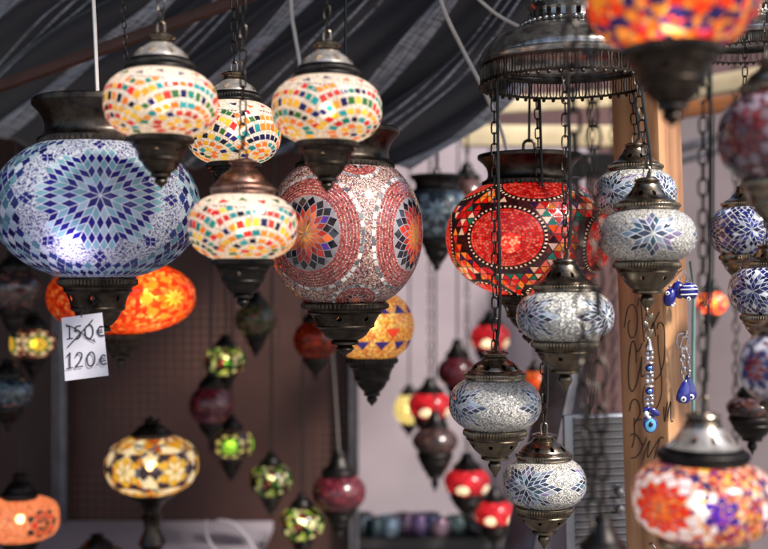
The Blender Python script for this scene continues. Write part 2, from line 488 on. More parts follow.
def lamp(px, py, w, h, d, label, base, tiles=None, tilem=None, group=None, n=2.0, cap='dome', capr=.56, capk=1.0, cup='cup', cupr=.56, cupk=1.0,
         cm='bronze', um=None, lod=1, lit=0.0, litc=(1, .72, .4, 1), hang='chain', top=None, name='hanging_mosaic_lamp', cat='lamp', yaw=0., lat1=None, lat0=None,
         bulb_r=.011, loop=True, cordm='cord', chain_s=1.0, bulb_off=(0, 0, 0), finial=True, domem=None):
    s = d / F
    a, b = w / 2 * s, h / 2 * s
    c = P(px, py, d)
    um = um or cm
    rz = -math.atan2(c.x, c.y) + yaw
    root = empty(name, c, label, cat, group, rz)
    rc, ru = capr * a, cupr * a
    def lat_for(r):
        return math.acos(min(1, (r / a) ** (n / 2)))
    l1 = lat_for(rc * .96) if cap else R(84); l0 = -lat_for(ru * .93) if cup else R(-84)
    def zof(l): return b * abs(math.sin(l)) ** (2 / n) * (1 if l > 0 else -1)
    tl = tiles or []
    g = obj('globe', globe_mesh(a, b, n, l0 - .03, l1 + .03, tl, lod), [base, tilem or M['tile']], root, sharp=60)
    seg = (128, 72, 36)[2 - lod] if lod < 2 else 128
    zt = zof(l1) - .02 * rc; zb = zof(l0) + .02 * ru
    ztop = zt
    if cap in ('dome', 'bell'):
        prof = DOME if cap == 'dome' else BELL
        bm = bmesh.new()
        pr = [(r, z * capk) for r, z in prof]
        holes = ()
        sub = 1
        if lod == 2:
            sub = 3
            hz = .58 if cap == 'dome' else .66
            holes = ((hz * capk, .11 * capk, 9, .16, .2),)
        lathe(bm, pr, seg, ribs=((.125 * capk, .255 * capk, .018 if lod else .0),), holes=holes, scale=rc, z0=zt, sub=sub)
        if domem:
            for f in bm.faces:
                zc = (f.calc_center_median().z - zt) / rc / capk
                f.material_index = 1 if .41 < zc < .9 else 2 if zc >= .9 else 0
            obj('cap', bm, [M['black'], M[domem], M['brass']], root)
        else:
            obj('cap', bm, M[cm], root)
        ztop = zt + pr[-1][1] * rc
    elif cap == 'flange':
        bm = bmesh.new()
        lathe(bm, [(r, z * capk) for r, z in FLANGE], seg, ribs=((.055 * capk, .135 * capk, .015),), scale=rc, z0=zt)
        obj('cap', bm, M[cm], root)
        ztop = zt + .66 * capk * rc
    if cup:
        bm = bmesh.new()
        pf = CUP if cup == 'cup' else TIER
        pr = [(r, z * cupk) for r, z in pf]
        holes = ((-.6 * cupk, .08 * cupk, 7, .09, .45),) if lod == 2 else ()
        lathe(bm, pr, seg, ribs=((-.245 * cupk, -.078 * cupk, .018 if lod else 0.),), holes=holes, scale=ru, z0=zb, sub=3 if lod == 2 else 1)
        u = obj('cup', bm, M[um], root)
        if finial:
            bm = bmesh.new()
            lathe(bm, [(r, z * cupk) for r, z in (FIN if cup == 'cup' else TFIN)], max(16, seg // 4), scale=ru, z0=zb)
            obj('finial', bm, M[um], u)
    if lit > 0:
        bm = bmesh.new()
        bmesh.ops.create_icosphere(bm, subdivisions=2, radius=bulb_r)
        obj('bulb', bm, bulb_mat(litc, lit), root, loc=bulb_off)
    root['hook'] = ztop
    # hanging gear, in the lamp's own frame
    if hang:
        inv_m = Matrix.Rotation(-rz, 4, 'Z')
        tp = (c.x, c.y, 2.5) if top is None else top
        tl_ = inv_m @ (Vector(tp) - c)
        if loop and hang != 'cord':
            bm = bmesh.new()
            rr = max(.006, rc * .17)
            link_ring(bm, Vector((0, 0, ztop + rr * .85)), Vector((0, 0, 1)), Vector((1, 0, 0)), rr * 2.6, rr * 1.35, rr * .2, n=16, seg=6)
            obj('hanging_loop', bm, M[cm], root)
            h0 = Vector((0, 0, ztop + rr * 1.9))
        else:
            h0 = Vector((0, 0, ztop - .001))
        if hang in ('chain', 'both'):
            bm = bmesh.new()
            chain(bm, h0, tl_, ln=.017 * chain_s, wd=.0085 * chain_s, wr=.0012 * chain_s, n=12 if lod == 2 else 8)
            obj('chain', bm, M['chain'], root)
        if hang in ('cord', 'both', 'thin'):
            bm = bmesh.new()
            q0 = Vector((0, 0, ztop - .001)) if hang != 'thin' else h0
            mid = (q0 + tl_) / 2 + Vector((.006, -.003, 0))
            pts = smooth_line([q0, q0 * .85 + tl_ * .15 + Vector((.007 if hang == 'both' else .001, 0, 0)), mid if hang == 'both' else (q0 + tl_) / 2 + Vector((.0015, 0, 0)), tl_ + Vector((.004, 0, 0))], 8)
            tube(bm, pts, (.0021 if d < 2 else .003) if cordm != 'white_cord' else .0026, 6)
            obj('cord', bm, M[cordm], root)
    return root


# ------------------------------------------------------------------ glass palettes
W = lambda r, g, b: C(r, g, b)
M['tile'] = glass_mat('mosaic glass piece', attr=True, scale=300, rough=.12, coat=.6, bump=.08)
M['tile_lit'] = glass_mat('backlit mosaic glass piece', attr=True, scale=300, rough=.14, coat=.5, bump=.08, trans=.55, transp=.06)
M['tile_mirror'] = glass_mat('mirror mosaic piece', attr=True, scale=300, rough=.08, metal=.3, coat=.6, bump=.05)
M['crackle'] = glass_mat('silver crackle beads', [W(140, 137, 133), W(200, 195, 188), W(224, 219, 210), W(238, 232, 222), W(164, 160, 155), W(226, 220, 210), W(104, 101, 100)],
                         scale=900, rough=.2, metal=.12, coat=.25, sparkle=.8)
M['blue_speck'] = glass_mat('white and blue speck glass', [W(240, 242, 246), W(232, 236, 242), W(244, 244, 246), W(30, 30, 110), W(214, 222, 234), W(240, 242, 244), W(50, 56, 140), W(232, 236, 244), W(36, 40, 120), W(190, 200, 224)],
                            scale=680, rough=.2, coat=.4, trans=.42, transp=.05)
M['cream'] = glass_mat('cream frosted ground', [W(246, 236, 226), W(240, 226, 214), W(250, 242, 234), W(236, 220, 206)], scale=420, rough=.3, coat=.4, trans=.5, transp=.04)
M['pinkbead'] = glass_mat('pink and sand seed beads', [W(190, 140, 138), W(214, 188, 170), W(132, 84, 88), W(196, 172, 160), W(170, 92, 92), W(224, 208, 196), W(70, 54, 66), W(200, 160, 140), W(160, 124, 112), W(110, 60, 66)],
                          scale=520, rough=.25, coat=.5, bump=.5)
M['redbead'] = glass_mat('red seed beads', [W(226, 40, 40), W(206, 26, 32), W(240, 74, 66), W(190, 20, 26), W(236, 96, 90)], scale=420, rough=.2, coat=.5, trans=.5, transp=.04, bump=.4)
M['darkground'] = glass_mat('dark grout ground', [W(90, 26, 30), W(50, 20, 24), W(110, 30, 34)], scale=300, rough=.3, coat=.6)
M['whitegrout'] = glass_mat('pale grout ground', [W(216, 216, 222), W(196, 198, 206), W(228, 228, 232)], scale=350, rough=.3, coat=.5)
M['silverground'] = glass_mat('silver leaf ground', [W(190, 187, 180), W(216, 212, 203), W(150, 149, 145), W(232, 228, 218)], scale=450, rough=.2, metal=.1, sparkle=.6, coat=.5)
def cells(name, cols, scale, trans=.55, transp=.1, rough=.2, coat=.5, bump=.25):
    return glass_mat(name, cols, scale=scale, rough=rough, coat=coat, trans=trans, transp=transp, bump=bump)
M['orange_crackle'] = cells('orange crackle glass', [W(240, 96, 36), W(215, 62, 26), W(246, 138, 64), W(200, 50, 26), W(250, 170, 96), W(230, 80, 34)], 130, transp=.14)
M['orange_multi'] = cells('orange and violet chips', [W(255, 140, 40), W(250, 90, 30), W(255, 180, 80), W(60, 50, 130), W(240, 60, 60), W(255, 215, 150), W(230, 90, 140), W(40, 36, 100)], 110)
M['warm_multi'] = cells('pink and amber chips', [W(240, 150, 110), W(220, 80, 70), W(250, 196, 130), W(200, 120, 140), W(226, 100, 60), W(250, 232, 206), W(150, 50, 56), W(240, 190, 60), W(120, 70, 150), W(250, 170, 130), W(60, 50, 110)], 250, trans=.45, transp=.08)
M['green_multi'] = cells('green and cream chips', [W(50, 110, 30), W(190, 210, 90), W(20, 40, 20), W(30, 24, 20), W(226, 226, 180), W(40, 34, 26), W(110, 44, 40), W(24, 60, 24), W(28, 22, 20), W(150, 140, 110)], 85, trans=.45, transp=.16)
M['green_dim'] = cells('dim green chips', [W(50, 74, 40), W(120, 110, 80), W(34, 50, 36), W(110, 70, 60), W(60, 66, 56)], 130, trans=.4, transp=.08)
M['maroon'] = cells('maroon glass', [W(110, 34, 44), W(84, 24, 36), W(130, 50, 60), W(70, 30, 40)], 110, trans=.1, transp=0)
M['dark_multi'] = cells('dark unlit chips', [W(60, 44, 44), W(90, 60, 54), W(40, 36, 44), W(110, 74, 64), W(50, 40, 40)], 130, trans=.1, transp=0)
M['blue_dark'] = cells('dark blue green chips', [W(50, 62, 74), W(90, 104, 116), W(36, 42, 54), W(64, 80, 84)], 90, trans=.1, transp=0)
M['red_smooth'] = cells('smooth red glass', [W(206, 40, 52), W(190, 30, 44), W(216, 56, 66)], 60, trans=.5, transp=.06)
M['yellow_speck'] = cells('yellow speck glass', [W(240, 190, 90), W(228, 150, 60), W(246, 214, 140), W(222, 128, 70), W(235, 170, 110)], 260, trans=.5, transp=.08)
M['amber_lamp'] = cells('amber and white glass', [W(250, 230, 170), W(240, 190, 60), W(250, 245, 220), W(214, 140, 40), W(180, 90, 40)], 60, trans=.5, transp=.1)
M['peach'] = cells('peach glass', [W(255, 184, 140), W(248, 160, 116), W(255, 200, 160)], 180, trans=.55, transp=.12)
M['red_white_dark'] = cells('red white and smoke chips', [W(110, 50, 56), W(70, 52, 62), W(150, 138, 150), W(84, 40, 48), W(64, 62, 76), W(120, 74, 78)], 190, trans=.15, transp=0)
M['blue_red_white'] = cells('blue red and white chips', [W(110, 110, 150), W(200, 198, 212), W(160, 90, 100), W(70, 70, 100), W(220, 214, 220), W(150, 148, 176)], 190, trans=.15, transp=0)

# ------------------------------------------------------------------ mosaic layouts
def silver_tiles(lons, npt=8, n=3, Ls=.125, sv=1.15, dense=False):
    T = []
    pal = [C(136, 148, 166), C(70, 82, 104), C(106, 118, 140), C(40, 46, 66), C(126, 112, 150), C(176, 182, 192), C(60, 92, 112), C(84, 92, 112), C(50, 60, 84)]
    for lo in lons:
        f = med(lo, .02, sv)
        T += star(f, npt, n, Ls, lambda i, j, k: jitc(rnd.choice(pal), .3), .84, rot=PI / 8, diag=None, under=C(222, 220, 220))
    return T

def arch_tiles(seed, shift=0.0):
    rr = random.Random(seed)
    pal = [C(210, 40, 36), C(240, 180, 30), C(232, 120, 36), C(20, 130, 120), C(50, 110, 50), C(28, 32, 90), C(240, 200, 60), C(200, 60, 50), C(24, 24, 40), C(236, 150, 50), C(40, 150, 160)]
    T = []
    k = 4
    cs = [med(-PI + .32 + shift + 2 * PI * i / k, -.74, 1.0) for i in range(k)]
    for ci, f in enumerate(cs):
        for q, rad in enumerate((.16, .37, .58, .79, 1.0, 1.21)):
            cnt = max(6, int(2 * PI * rad / .158))
            pr = rr.sample(pal, 3) if q != 0 else [pal[1], pal[6], pal[2]]
            for i in range(cnt):
                a = 2 * PI * i / cnt
                w = .14; hh = .067
                u, v = rad * math.cos(a), rad * math.sin(a)
                lo, la = f(u, v)
                if abs(lo) > 3.05 or la < -1.1 or la > .37: continue
                if any(g is not f and math.hypot(*inv(g, lo, la)) < rad + .03 for g in cs): continue
                tx, ty = -math.sin(a), math.cos(a)
                w_ = w * rr.uniform(.78, 1.08); h_ = hh * rr.uniform(.88, 1.06)
                qd = [(u + tx * sx * w_ / 2 + math.cos(a) * sy * h_, v + ty * sx * w_ / 2 + math.sin(a) * sy * h_) for sx, sy in ((-1, -1), (1, -1), (1, 1), (-1, 1))]
                T.append(([f(*p) for p in qd], jitc(rr.choice(pr if rr.random() < .7 else pal), .15)))
    # scattered triangles and a wavy row of small dots round the shoulder
    for i in range(15):
        lo = -PI + .2 + i * 2 * PI / 15; la = .62 + .08 * (i % 2)
        s_ = .105 * rr.uniform(.8, 1.2); a = rr.uniform(0, 6)
        T.append(([(lo + s_ * 1.3 * math.cos(a + q * 2.1), la + s_ * math.sin(a + q * 2.1)) for q in range(3)], jitc(rr.choice([pal[0], pal[4], pal[0], pal[5], pal[2]]), .1)))
    for i in range(80):
        lo = -PI + .05 + i * 2 * PI / 80.5; la = .40 + .07 * abs(math.sin(lo * 2.5))
        if i % 16 > 8: continue
        T.append(([(lo - .022, la - .022), (lo + .022, la - .022), (lo + .022, la + .022), (lo - .022, la + .022)], C(70, 74, 90)))
    return T

def diamonds(lat0, lat1, nlat, nlon, colf, avoid, gap=.86):
    T = []
    dh = (lat1 - lat0) / nlat; dw = 2 * PI / nlon
    for r in range(nlat):
        for i in range(nlon):
            cx = -PI + dw * (i + .5 * (r % 2)); cy = lat0 + dh * (r + .5)
            q = shrink([(cx - dw / 2, cy), (cx, cy - dh), (cx + dw / 2, cy), (cx, cy + dh)], gap)
            if any(abs(p[0]) > PI - .01 for p in q): continue
            if any(math.hypot(*inv(f, cx, cy)) < rad for f, rad in avoid): continue
            T.append((q, colf(r, i)))
    return T

def blue_tiles():
    T = []
    deep = C(34, 30, 120); pale = C(176, 206, 212); sea = C(132, 182, 188); mid = C(70, 80, 160)
    fs = [med(.02, .06, 1.12)]
    for f in fs:
        T += star(f, 8, 5, .097, lambda i, j, k: jitc(deep, .2) if (i + j) % 2 == 0 else jitc(rnd.choice([pale, sea, sea]), .12), .87, rot=PI / 8, diag=5, under=C(232, 234, 240))
        # small groups of four dark rhombs outside the star
        for k in range(8):
            a = PI / 8 + k * PI / 4 + PI / 8
            for du, dv in ((0, 0), (1, 0), (0, 1), (1, 1)):
                c0 = .60
                x = c0 + (du + dv) * .052; y = (du - dv) * .036
                q = [(x, y), (x + .05, y + .035), (x + .1, y), (x + .05, y - .035)]
                q = [(p[0] * math.cos(a) - p[1] * math.sin(a), p[0] * math.sin(a) + p[1] * math.cos(a)) for p in shrink(q, .86)]
                T.append(([f(*p) for p in q], jitc(deep, .2)))
    av = [(f, .84) for f in fs]
    pal = [C(34, 40, 110), C(110, 160, 168), C(170, 196, 204), C(40, 60, 120), C(80, 130, 144), C(210, 222, 226), C(28, 32, 90)]
    T += diamonds(-1.12, 1.2, 26, 46, lambda r, i: jitc(rnd.choice(pal[1:4] + pal[5:6]) if r % 2 else rnd.choice([pal[0], pal[3], pal[4], pal[6]]), .15), av)
    return T

def redbrown_tiles():
    T = []
    red = [C(150, 58, 56), C(168, 72, 68), C(128, 44, 46)]
    grey = [C(200, 200, 200), C(120, 128, 136), C(222, 218, 212), C(90, 96, 104)]
    fs = [med(-.50 + k * 1.57, -.05, 1.0) for k in range(-1, 3)] + [med(.24 + k * 1.57, .93) for k in range(-2, 2)] + [med(.24 + k * 1.57, -.98) for k in range(-2, 2)]
    og, yl, rd, vi, bk = C(222, 100, 36), C(226, 140, 50), C(176, 44, 34), C(84, 44, 150), C(26, 24, 36)
    for q, f in enumerate(fs):
        if q < 4:
            T += disc(f, .44, C(140, 134, 138), 40)
            T += flower(f, 18, .0735, [yl, og, lambda i: jitc(rnd.choice([rd, rd, og]), .2), lambda i: jitc(rnd.choice([rd, bk, rd, bk, vi, og, rd, bk]), .2), lambda i: jitc(bk, .4)], .88)
            for k in range(6):
                T += ring(f, .462 + k * .0405, .0285, 70 + 6 * k, lambda i: jitc(rnd.choice(red), .22), .93, rot=rnd.random())
            T += ring(f, .72, .045, 46, lambda i: jitc(rnd.choice(grey), .2), .74)
        else:
            T += disc(f, .1, C(200, 190, 190), 16)
            T += flower(f, 10, .035, [og, rd, bk], .84)
            for k in range(3):
                T += ring(f, .14 + k * .042, .033, 26 + 6 * k, lambda i: jitc(rnd.choice(red), .2), .84)
            T += ring(f, .27, .036, 30, lambda i: jitc(rnd.choice(grey), .2), .74)
    return T

def red_tiles():
    T = []
    fs = [med(lo, la) for lo, la in ((-.28, -.05), (.10, .92), (1.15, -.12), (-1.6, -.05), (2.5, 0), (-1.2, .95), (1.5, .95), (.45, -1.05), (-1.0, -1.05))]
    rads = [.44, .36, .44, .44, .44, .3, .3, .2, .2]
    for f, r in zip(fs, rads):
        for q in range(int(r / .04)):       # bead discs as rings of tiny red beads
            rr_ = .02 + q * .04
            T += ring(f, rr_, .034, max(4, int(2 * PI * rr_ / .04)), lambda i: jitc(rnd.choice([C(226, 44, 40), C(206, 26, 30), C(238, 86, 74), C(240, 110, 100)]), .15), .85, rot=rnd.random())
        T += ring(f, r + .035, .032, int(PI * r / .028) * 2, lambda i: C(240, 230, 214) if i % 2 else C(30, 20, 22), .9)
    pal = [C(214, 30, 28), C(236, 90, 30), C(196, 24, 24), C(240, 150, 60), C(40, 22, 26), C(236, 214, 200), C(210, 40, 40), C(190, 40, 60), C(30, 120, 110), C(60, 30, 90), C(220, 60, 36), C(244, 224, 214), C(230, 110, 100)]
    T += trifield(-1.25, 1.25, 20, 46, lambda r, i, u: jitc(rnd.choice(pal), .2), [(f, r + .058) for f, r in zip(fs, rads)], .84)
    return T

def rhomb_net(pal, lons, n=4, Ls=.14, npt=8, sv=1.1):
    T = []
    T += diamonds(-.95, .95, 13, 26, lambda r, i: jitc(rnd.choice(pal), .2), [(med(lo, 0, sv), Ls * n * 1.2) for lo in lons], .84)
    fs = [med(lo, 0, sv) for lo in lons]
    for f in fs:
        T += star(f, npt, n, Ls, lambda i, j, k: jitc(rnd.choice(pal), .2), .85, rot=PI / 8, diag=n)
    return T

def star_tiles(lons, cols, npt=8, dr=.15, out=None):
    T = []
    for lo in lons:
        f = med(lo, 0, 1.1)
        T += flower(f, npt, dr, cols, .84)
        if out: T += ring(f, dr * (len(cols) + 1.4), .09, 18, lambda i: jitc(rnd.choice(out), .2), .8)
    return T

# ------------------------------------------------------------------ the lamps
# -- big globes
lamp(98, 208, 203, 146, 1.45, 'big blue and white mosaic globe lamp with star rosette, price tag below it', M['blue_speck'], blue_tiles(), M['tile_lit'], n=2.15,
     cap='flange', capr=.63, capk=1.0, cup='tier', cupr=.37, cupk=.95, cm='bronze', lod=2, lit=18, litc=(.84, .72, 1, 1), bulb_r=.011, hang='cord', cordm='white_cord', top=P(70, 95, 1.45) + Vector((0, 0, .75)),
     name='mosaic_globe_lamp', lat1=1, bulb_off=(-.03, -.095, -.045))
lamp(345, 232, 156, 160, 1.62, 'big round pink and red beaded globe lamp with dark star flowers', M['pinkbead'], redbrown_tiles(), M['tile'], n=2.1,
     cap='flange', capr=.70, capk=1.05, cup='tier', cupr=.54, cupk=.66, lod=2, hang='cord', name='mosaic_globe_lamp')
lamp(529, 237, 166, 122, 1.72, 'big glowing red globe lamp with round beaded medallions', M['darkground'], red_tiles(), M['tile_lit'], n=2.1,
     cap='flange', capr=.62, capk=.85, cup='tier', cupr=.38, cupk=.8, lod=2, lit=34, litc=(1, .66, .4, 1), hang='thin', name='mosaic_globe_lamp', bulb_r=.016, bulb_off=(-.03, -.02, -.01))
# -- cream lamps with arches
ARG = 'cream lamps with arches of coloured squares'
def arch(px, py, w, h, d, label, seed, sh, top=None, capr=.58, **k):
    return lamp(px, py, w, h, d, label, M['cream'], arch_tiles(seed, sh), M['tile_lit'], group=ARG, n=2.5, cap='dome', capr=capr * .97, capk=.95, cup='tier', cupr=.56, cupk=.84,
                lod=2, lit=19, litc=(1, .84, .62, 1), hang='chain', top=top, **k)
arch(161, 104, 113, 72, 1.24, 'cream lamp with coloured square arches, upper left in front of big blue globe', 3, .1, cm='brass', domem='plate', um='bronze')
arch(234, 133, 94, 66, 1.47, 'cream arch-mosaic lamp half hidden behind its two front neighbours', 4, .5, cm='brass', domem='plate', um='black')
arch(327, 110, 110, 70, 1.27, 'cream arch-mosaic lamp hanging right above the pink beaded globe', 5, .3, cm='brass', domem='plate', um='bronze')
arch(243, 227, 109, 70, 1.27, 'lowest cream arch-mosaic lamp, under a reddish copper cap', 6, -.05, cm='copper', um='black')

# -- chandelier crown with the five silver lamps
def crown(c, rad, label, rng):
    root = empty('chandelier', c, label, 'chandelier', 'pierced metal chandelier crowns')
    k = rad / .115
    bm = bmesh.new()
    pr = [(.1165, .0245), (.1185, .0275), (.119, .031), (.1165, .034), (.1165, .037), (.1145, .042), (.110, .049), (.103, .0565), (.093, .0635), (.081, .069), (.070, .0725), (.063, .0745), (.058, .077), (.054, .081)]
    lathe(bm, [(r * k, z * k) for r, z in pr], 128, ribs=((.027 * k, .0315 * k, .006),))
    obj('dome', bm, M['crown'], root)
    bm = bmesh.new()
    pr = [(r, z + .015) for r, z in [(.052, .066), (.050, .07), (.050, .082), (.053, .086), (.056, .089), (.056, .095), (.052, .098), (.045, .101), (.040, .107), (.044, .118), (.054, .13), (.056, .136), (.05, .14), (.03, .145), (.012, .15), (.01, .17)]]
    lathe(bm, [(r * k, z * k) for r, z in pr], 96, ribs=((.1035 * k, .1105 * k, .012),), holes=((.091 * k, .007 * k, 24, .3, 0),), sub=3)
    for i in range(40):
        a = 2 * PI * i / 40
        bmesh.ops.create_uvsphere(bm, u_segments=8, v_segments=6, radius=.0034 * k, matrix=Matrix.Translation((.061 * k * math.cos(a), .061 * k * math.sin(a), .079 * k)))
    obj('neck', bm, M['crown'], root)
    bm = bmesh.new()
    n = 52
    for i in range(n):
        a = 2 * PI * i / n
        ctr = Vector((.1155 * k * math.cos(a), .1155 * k * math.sin(a), (.0125 * k)))
        side = Vector((-math.sin(a), math.cos(a), 0))
        link_ring(bm, ctr, Vector((0, 0, 1)), side, (.022 * k), .0105 * k, .0011 * k, n=12, seg=5)
        bmesh.ops.create_uvsphere(bm, u_segments=8, v_segments=6, radius=.0028 * k, matrix=Matrix.Translation((.1155 * k * math.cos(a), .1155 * k * math.sin(a), -.0022 * k)))
        ctr.z = (.0125 * k)
        tube(bm, [ctr + Vector((0, 0, .011 * k)), ctr + Vector((0, 0, -.0105 * k))], .0007 * k, 5)
    for z, r_ in ((.0238, .0022), (.001, .0018)):
        tube(bm, [(.1155 * k * math.cos(2 * PI * i / 96), .1155 * k * math.sin(2 * PI * i / 96), z * k) for i in range(96)], r_ * k, 6, closed=True)
    obj('gallery', bm, M['bronze'], root)
    bm = bmesh.new()
    chain(bm, (0, 0, .185 * k), (0, 0, 2.5 - c[2]), .022, .012, .0018)
    obj('chain', bm, M['chain'], root)
    return root
cc = P(567, 274.5, 1.52); cc.z = 1.6 + .270
crown(cc, .122, 'round pierced chandelier crown with silvery dome above the silver lamps', 0)
c2 = P(752, 274.5, 1.72); c2.z = 1.6 + .357
crown(c2, .085, 'dark chandelier crown at the upper right edge, behind the glowing orange lamp', 1)

SG = 'silver crackle lamps under the chandelier'
def silver(px, py, w, h, d, label, lons, cap='bell', top=None, dense=False, n=3, Ls=.145, hang='both', **k):
    c = P(px, py, d)
    o = Vector((c.x - cc.x, c.y - cc.y)).normalized() * .1225
    if top is None: top = (cc.x + o.x, cc.y + o.y, cc.z - .001)
    return lamp(px, py, w, h, d, label, M['silverground'] if k.pop('leaf', 0) else M['crackle'], silver_tiles(lons, n=n, Ls=Ls, dense=dense, **k), M['tile_mirror'], group=SG, n=2.35, cap=cap, capr=.63, capk=.84 if cap == 'bell' else .8,
                cup='cup', cupr=.66, cupk=.9, cm='brass', um='cupbrass', lod=2, hang=hang, top=top)
silver(495, 404, 92, 58, 1.466, 'silver crackle lamp with leafy rosette on its left, above the lowest one', (-.95, 1.3, 2.9 - .3), 'dome', dense=True)
silver(544, 482, 84, 54, 1.61, 'lowest silver crackle lamp, in front of the ribbed metal panel', (-.42, 1.5), 'dome', dense=True, Ls=.16)
silver(565, 316, 97, 58, 1.40, 'silver lamp with rosettes at both sides and a tall bell cap', (-.88, .98, 2.6), 'bell', dense=True, leaf=1)
silver(647, 236, 96, 60, 1.41, 'silver crackle lamp with a clear central star, bead strand hanging below', (.12, 1.75, -1.65), 'bell', n=2, Ls=.185)
silver(635, 194, 82, 54, 1.585, 'silver lamp tucked behind the star lamp, in front of the wooden post', (-.55, .75, 2.3), 'bell', dense=True, leaf=1)

# -- out of focus lamps close to the camera
lamp(672, 2, 168, 102, .91, 'large glowing orange lamp cut by the top edge of the photo', M['orange_multi'],
     star_tiles((-1.0, .35, 1.7), [C(250, 200, 60), C(250, 110, 30), C(240, 70, 30), C(44, 44, 120)], 8, .14, [C(255, 180, 90), C(60, 50, 140), C(250, 100, 60)]), M['tile_lit'],
     n=2.3, cap='bell', capr=.55, cup='tier', cupr=.57, cupk=.86, lod=2, lit=16, litc=(1, .7, .45, 1), cm='bronze', bulb_off=(.0, -.025, -.02))
lamp(703, 499, 140, 84, 1.06, 'lit lamp with red flower and pink chips at the bottom right', M['warm_multi'],
     star_tiles((-.62, 1.75), [C(244, 120, 40), C(230, 66, 30), C(226, 56, 30), C(232, 232, 240), C(232, 232, 240)], 12, .125, [C(40, 44, 110), C(232, 232, 240), C(50, 60, 120)]) +
     star_tiles((.25,), [C(90, 40, 190), C(60, 40, 150)], 6, .10), M['tile_lit'], n=2.6, cap='bell', capr=.60, capk=.92, cup='tier', cupr=.6, lod=2, lit=15, litc=(1, .82, .64, 1), cm='brass', domem='plate', hang='both', chain_s=1.05, bulb_off=(0, -.02, 0))
lamp(771, 137, 104, 98, 1.04, 'blurred dark red and grey-violet lamp, upper one at the right edge', M['red_white_dark'], star_tiles((-.5, .9), [C(110, 40, 46), C(120, 56, 60), C(130, 112, 122)], 10, .17, [C(60, 50, 60), C(140, 128, 140)]), M['tile'], n=2.2, cap='dome', capr=.55, cup='tier', cupr=.55, lod=1, cm='brass')
lamp(788, 367, 96, 76, 1.12, 'blurred blue, red and white lamp, lower one at the right edge', M['blue_red_white'], star_tiles((-.7, .6), [C(150, 40, 44), C(56, 60, 116), C(206, 200, 210)], 8, .17, [C(50, 50, 90), C(200, 196, 206)]), M['tile'], n=2.3, cap='bell', capr=.6, cup='tier', cupr=.55, lod=1, cm='brass')
ax = lamp(603, 583, 104, 66, 1.0, 'nearest lamp below the photo, only its small cap and dark chain showing', M['crackle'], None, None, n=2.4, cap='bell', capr=.42, capk=1.3, cup='cup', lod=1, cm='black', hang='chain', top=P(590, 0, 1.0) + Vector((-.012, 0, .5)), chain_s=1.5)
bm = bmesh.new()
im = ax.matrix_basis.inverted()
_q = [im @ P(x, y, 1.0) for x, y in ((597, 545), (587, 430), (577, 200), (569, 0), (556, -520))]
for _k in range(4): chain(bm, _q[_k], _q[_k + 1], .0235, .0118, .0019, n=10)
obj('chain', bm, M['chain'], ax)

# -- blue pair on the right
BG = 'blue rhomb lamps at the right'
bp = [C(36, 44, 110), C(200, 206, 216), C(56, 66, 140), C(26, 32, 80), C(214, 218, 226), C(90, 100, 150)]
lamp(745, 231, 72, 54, 1.72, 'blue and white rhomb lamp, upper of the pair at the right', M['whitegrout'], rhomb_net([bp[0], bp[2], bp[3], bp[1], bp[0], bp[3]], (-1.2, .18, 1.6), 3, .15), M['tile'], group=BG, n=2.4, cap='bell', capr=.6, capk=.8, cup='cup', cupr=.66, cm='brass', lod=2)
lamp(767, 291, 75, 54, 1.62, 'navy and white rhomb lamp, lower of the pair at the right', M['whitegrout'], rhomb_net([bp[3], bp[0], bp[3], bp[3], bp[5], bp[4]], (-.35, 1.05, 2.4), 3, .165), M['tile'], group=BG, n=2.4, cap='bell', capr=.6, capk=.8, cup='cup', cupr=.66, cm='brass', lod=2)

# -- behind the front row
lamp(122, 297, 146, 74, 2.1, 'glowing orange crackle lamp behind the price tag', M['orange_crackle'], star_tiles((.75,), [C(255, 180, 60), C(240, 100, 24), C(210, 50, 14), C(240, 120, 40)], 9, .11), M['tile_lit'], n=2.2, cap='dome', capr=.5, cup='cup', cupr=.3, cm='bronze', lod=1, lit=30, litc=(1, .6, .3, 1), bulb_off=(.05, -.085, .0), bulb_r=.018, hang='thin', top=P(122, 80, 2.1))
tri = trifield(-1.0, 1.0, 6, 12, lambda r, i, u: jitc(C(54, 44, 130), .1) if (r in (1, 4) and u == r % 2) else (C(220, 70, 50) if r == 2 and i % 3 == 0 and u else None), (), .78)
lamp(372, 326, 84, 74, 2.0, 'glowing yellow lamp with violet triangles behind the pink beaded globe', M['yellow_speck'], tri, M['tile_lit'], n=2.1, cap='dome', capr=.5, cup='tier', cupr=.6, cm='black', lod=1, lit=24, litc=(1, .9, .6, 1), bulb_off=(0.0, -.04, .005), hang='thin', top=P(372, 140, 2.0))
lamp(316, 340, 46, 42, 2.7, 'deep orange dim lamp mostly hidden behind the pink globe fitting', cells('deep orange glass', [W(150, 52, 22), W(120, 36, 18), W(176, 70, 30)], 90), None, None, cap='dome', cup='cup', cm='black', lod=0, lit=1.6, litc=(1, .4, .16, 1), bulb_r=.013, hang='thin', top=P(316, 130, 2.7))
lamp(14, 290, 54, 46, 2.4, 'unlit dark mosaic lamp at the left edge', M['dark_multi'], None, None, cap='dome', cup='tier', cm='black', lod=0, hang='thin', top=P(14, 140, 2.4))
lamp(33, 343, 48, 34, 2.6, 'small lit lamp with yellow flower at the left, beside the steel upright', M['dark_multi'], star_tiles((.25, -1.2), [C(250, 220, 60), C(250, 220, 80), C(110, 150, 90), C(220, 210, 190)], 8, .15, [C(120, 60, 60), C(210, 190, 170)]), M['tile_lit'], cap='dome', cup='tier', cupr=.5, cm='black', lod=0, lit=24, hang='thin', top=P(33, 150, 2.6))
lamp(8, 392, 52, 36, 2.5, 'unlit dark lamp at the left edge, below the yellow-flowered one', M['blue_dark'], None, None, cap='dome', cup='cup', cm='black', lod=0, hang='thin', top=P(8, 200, 2.5))
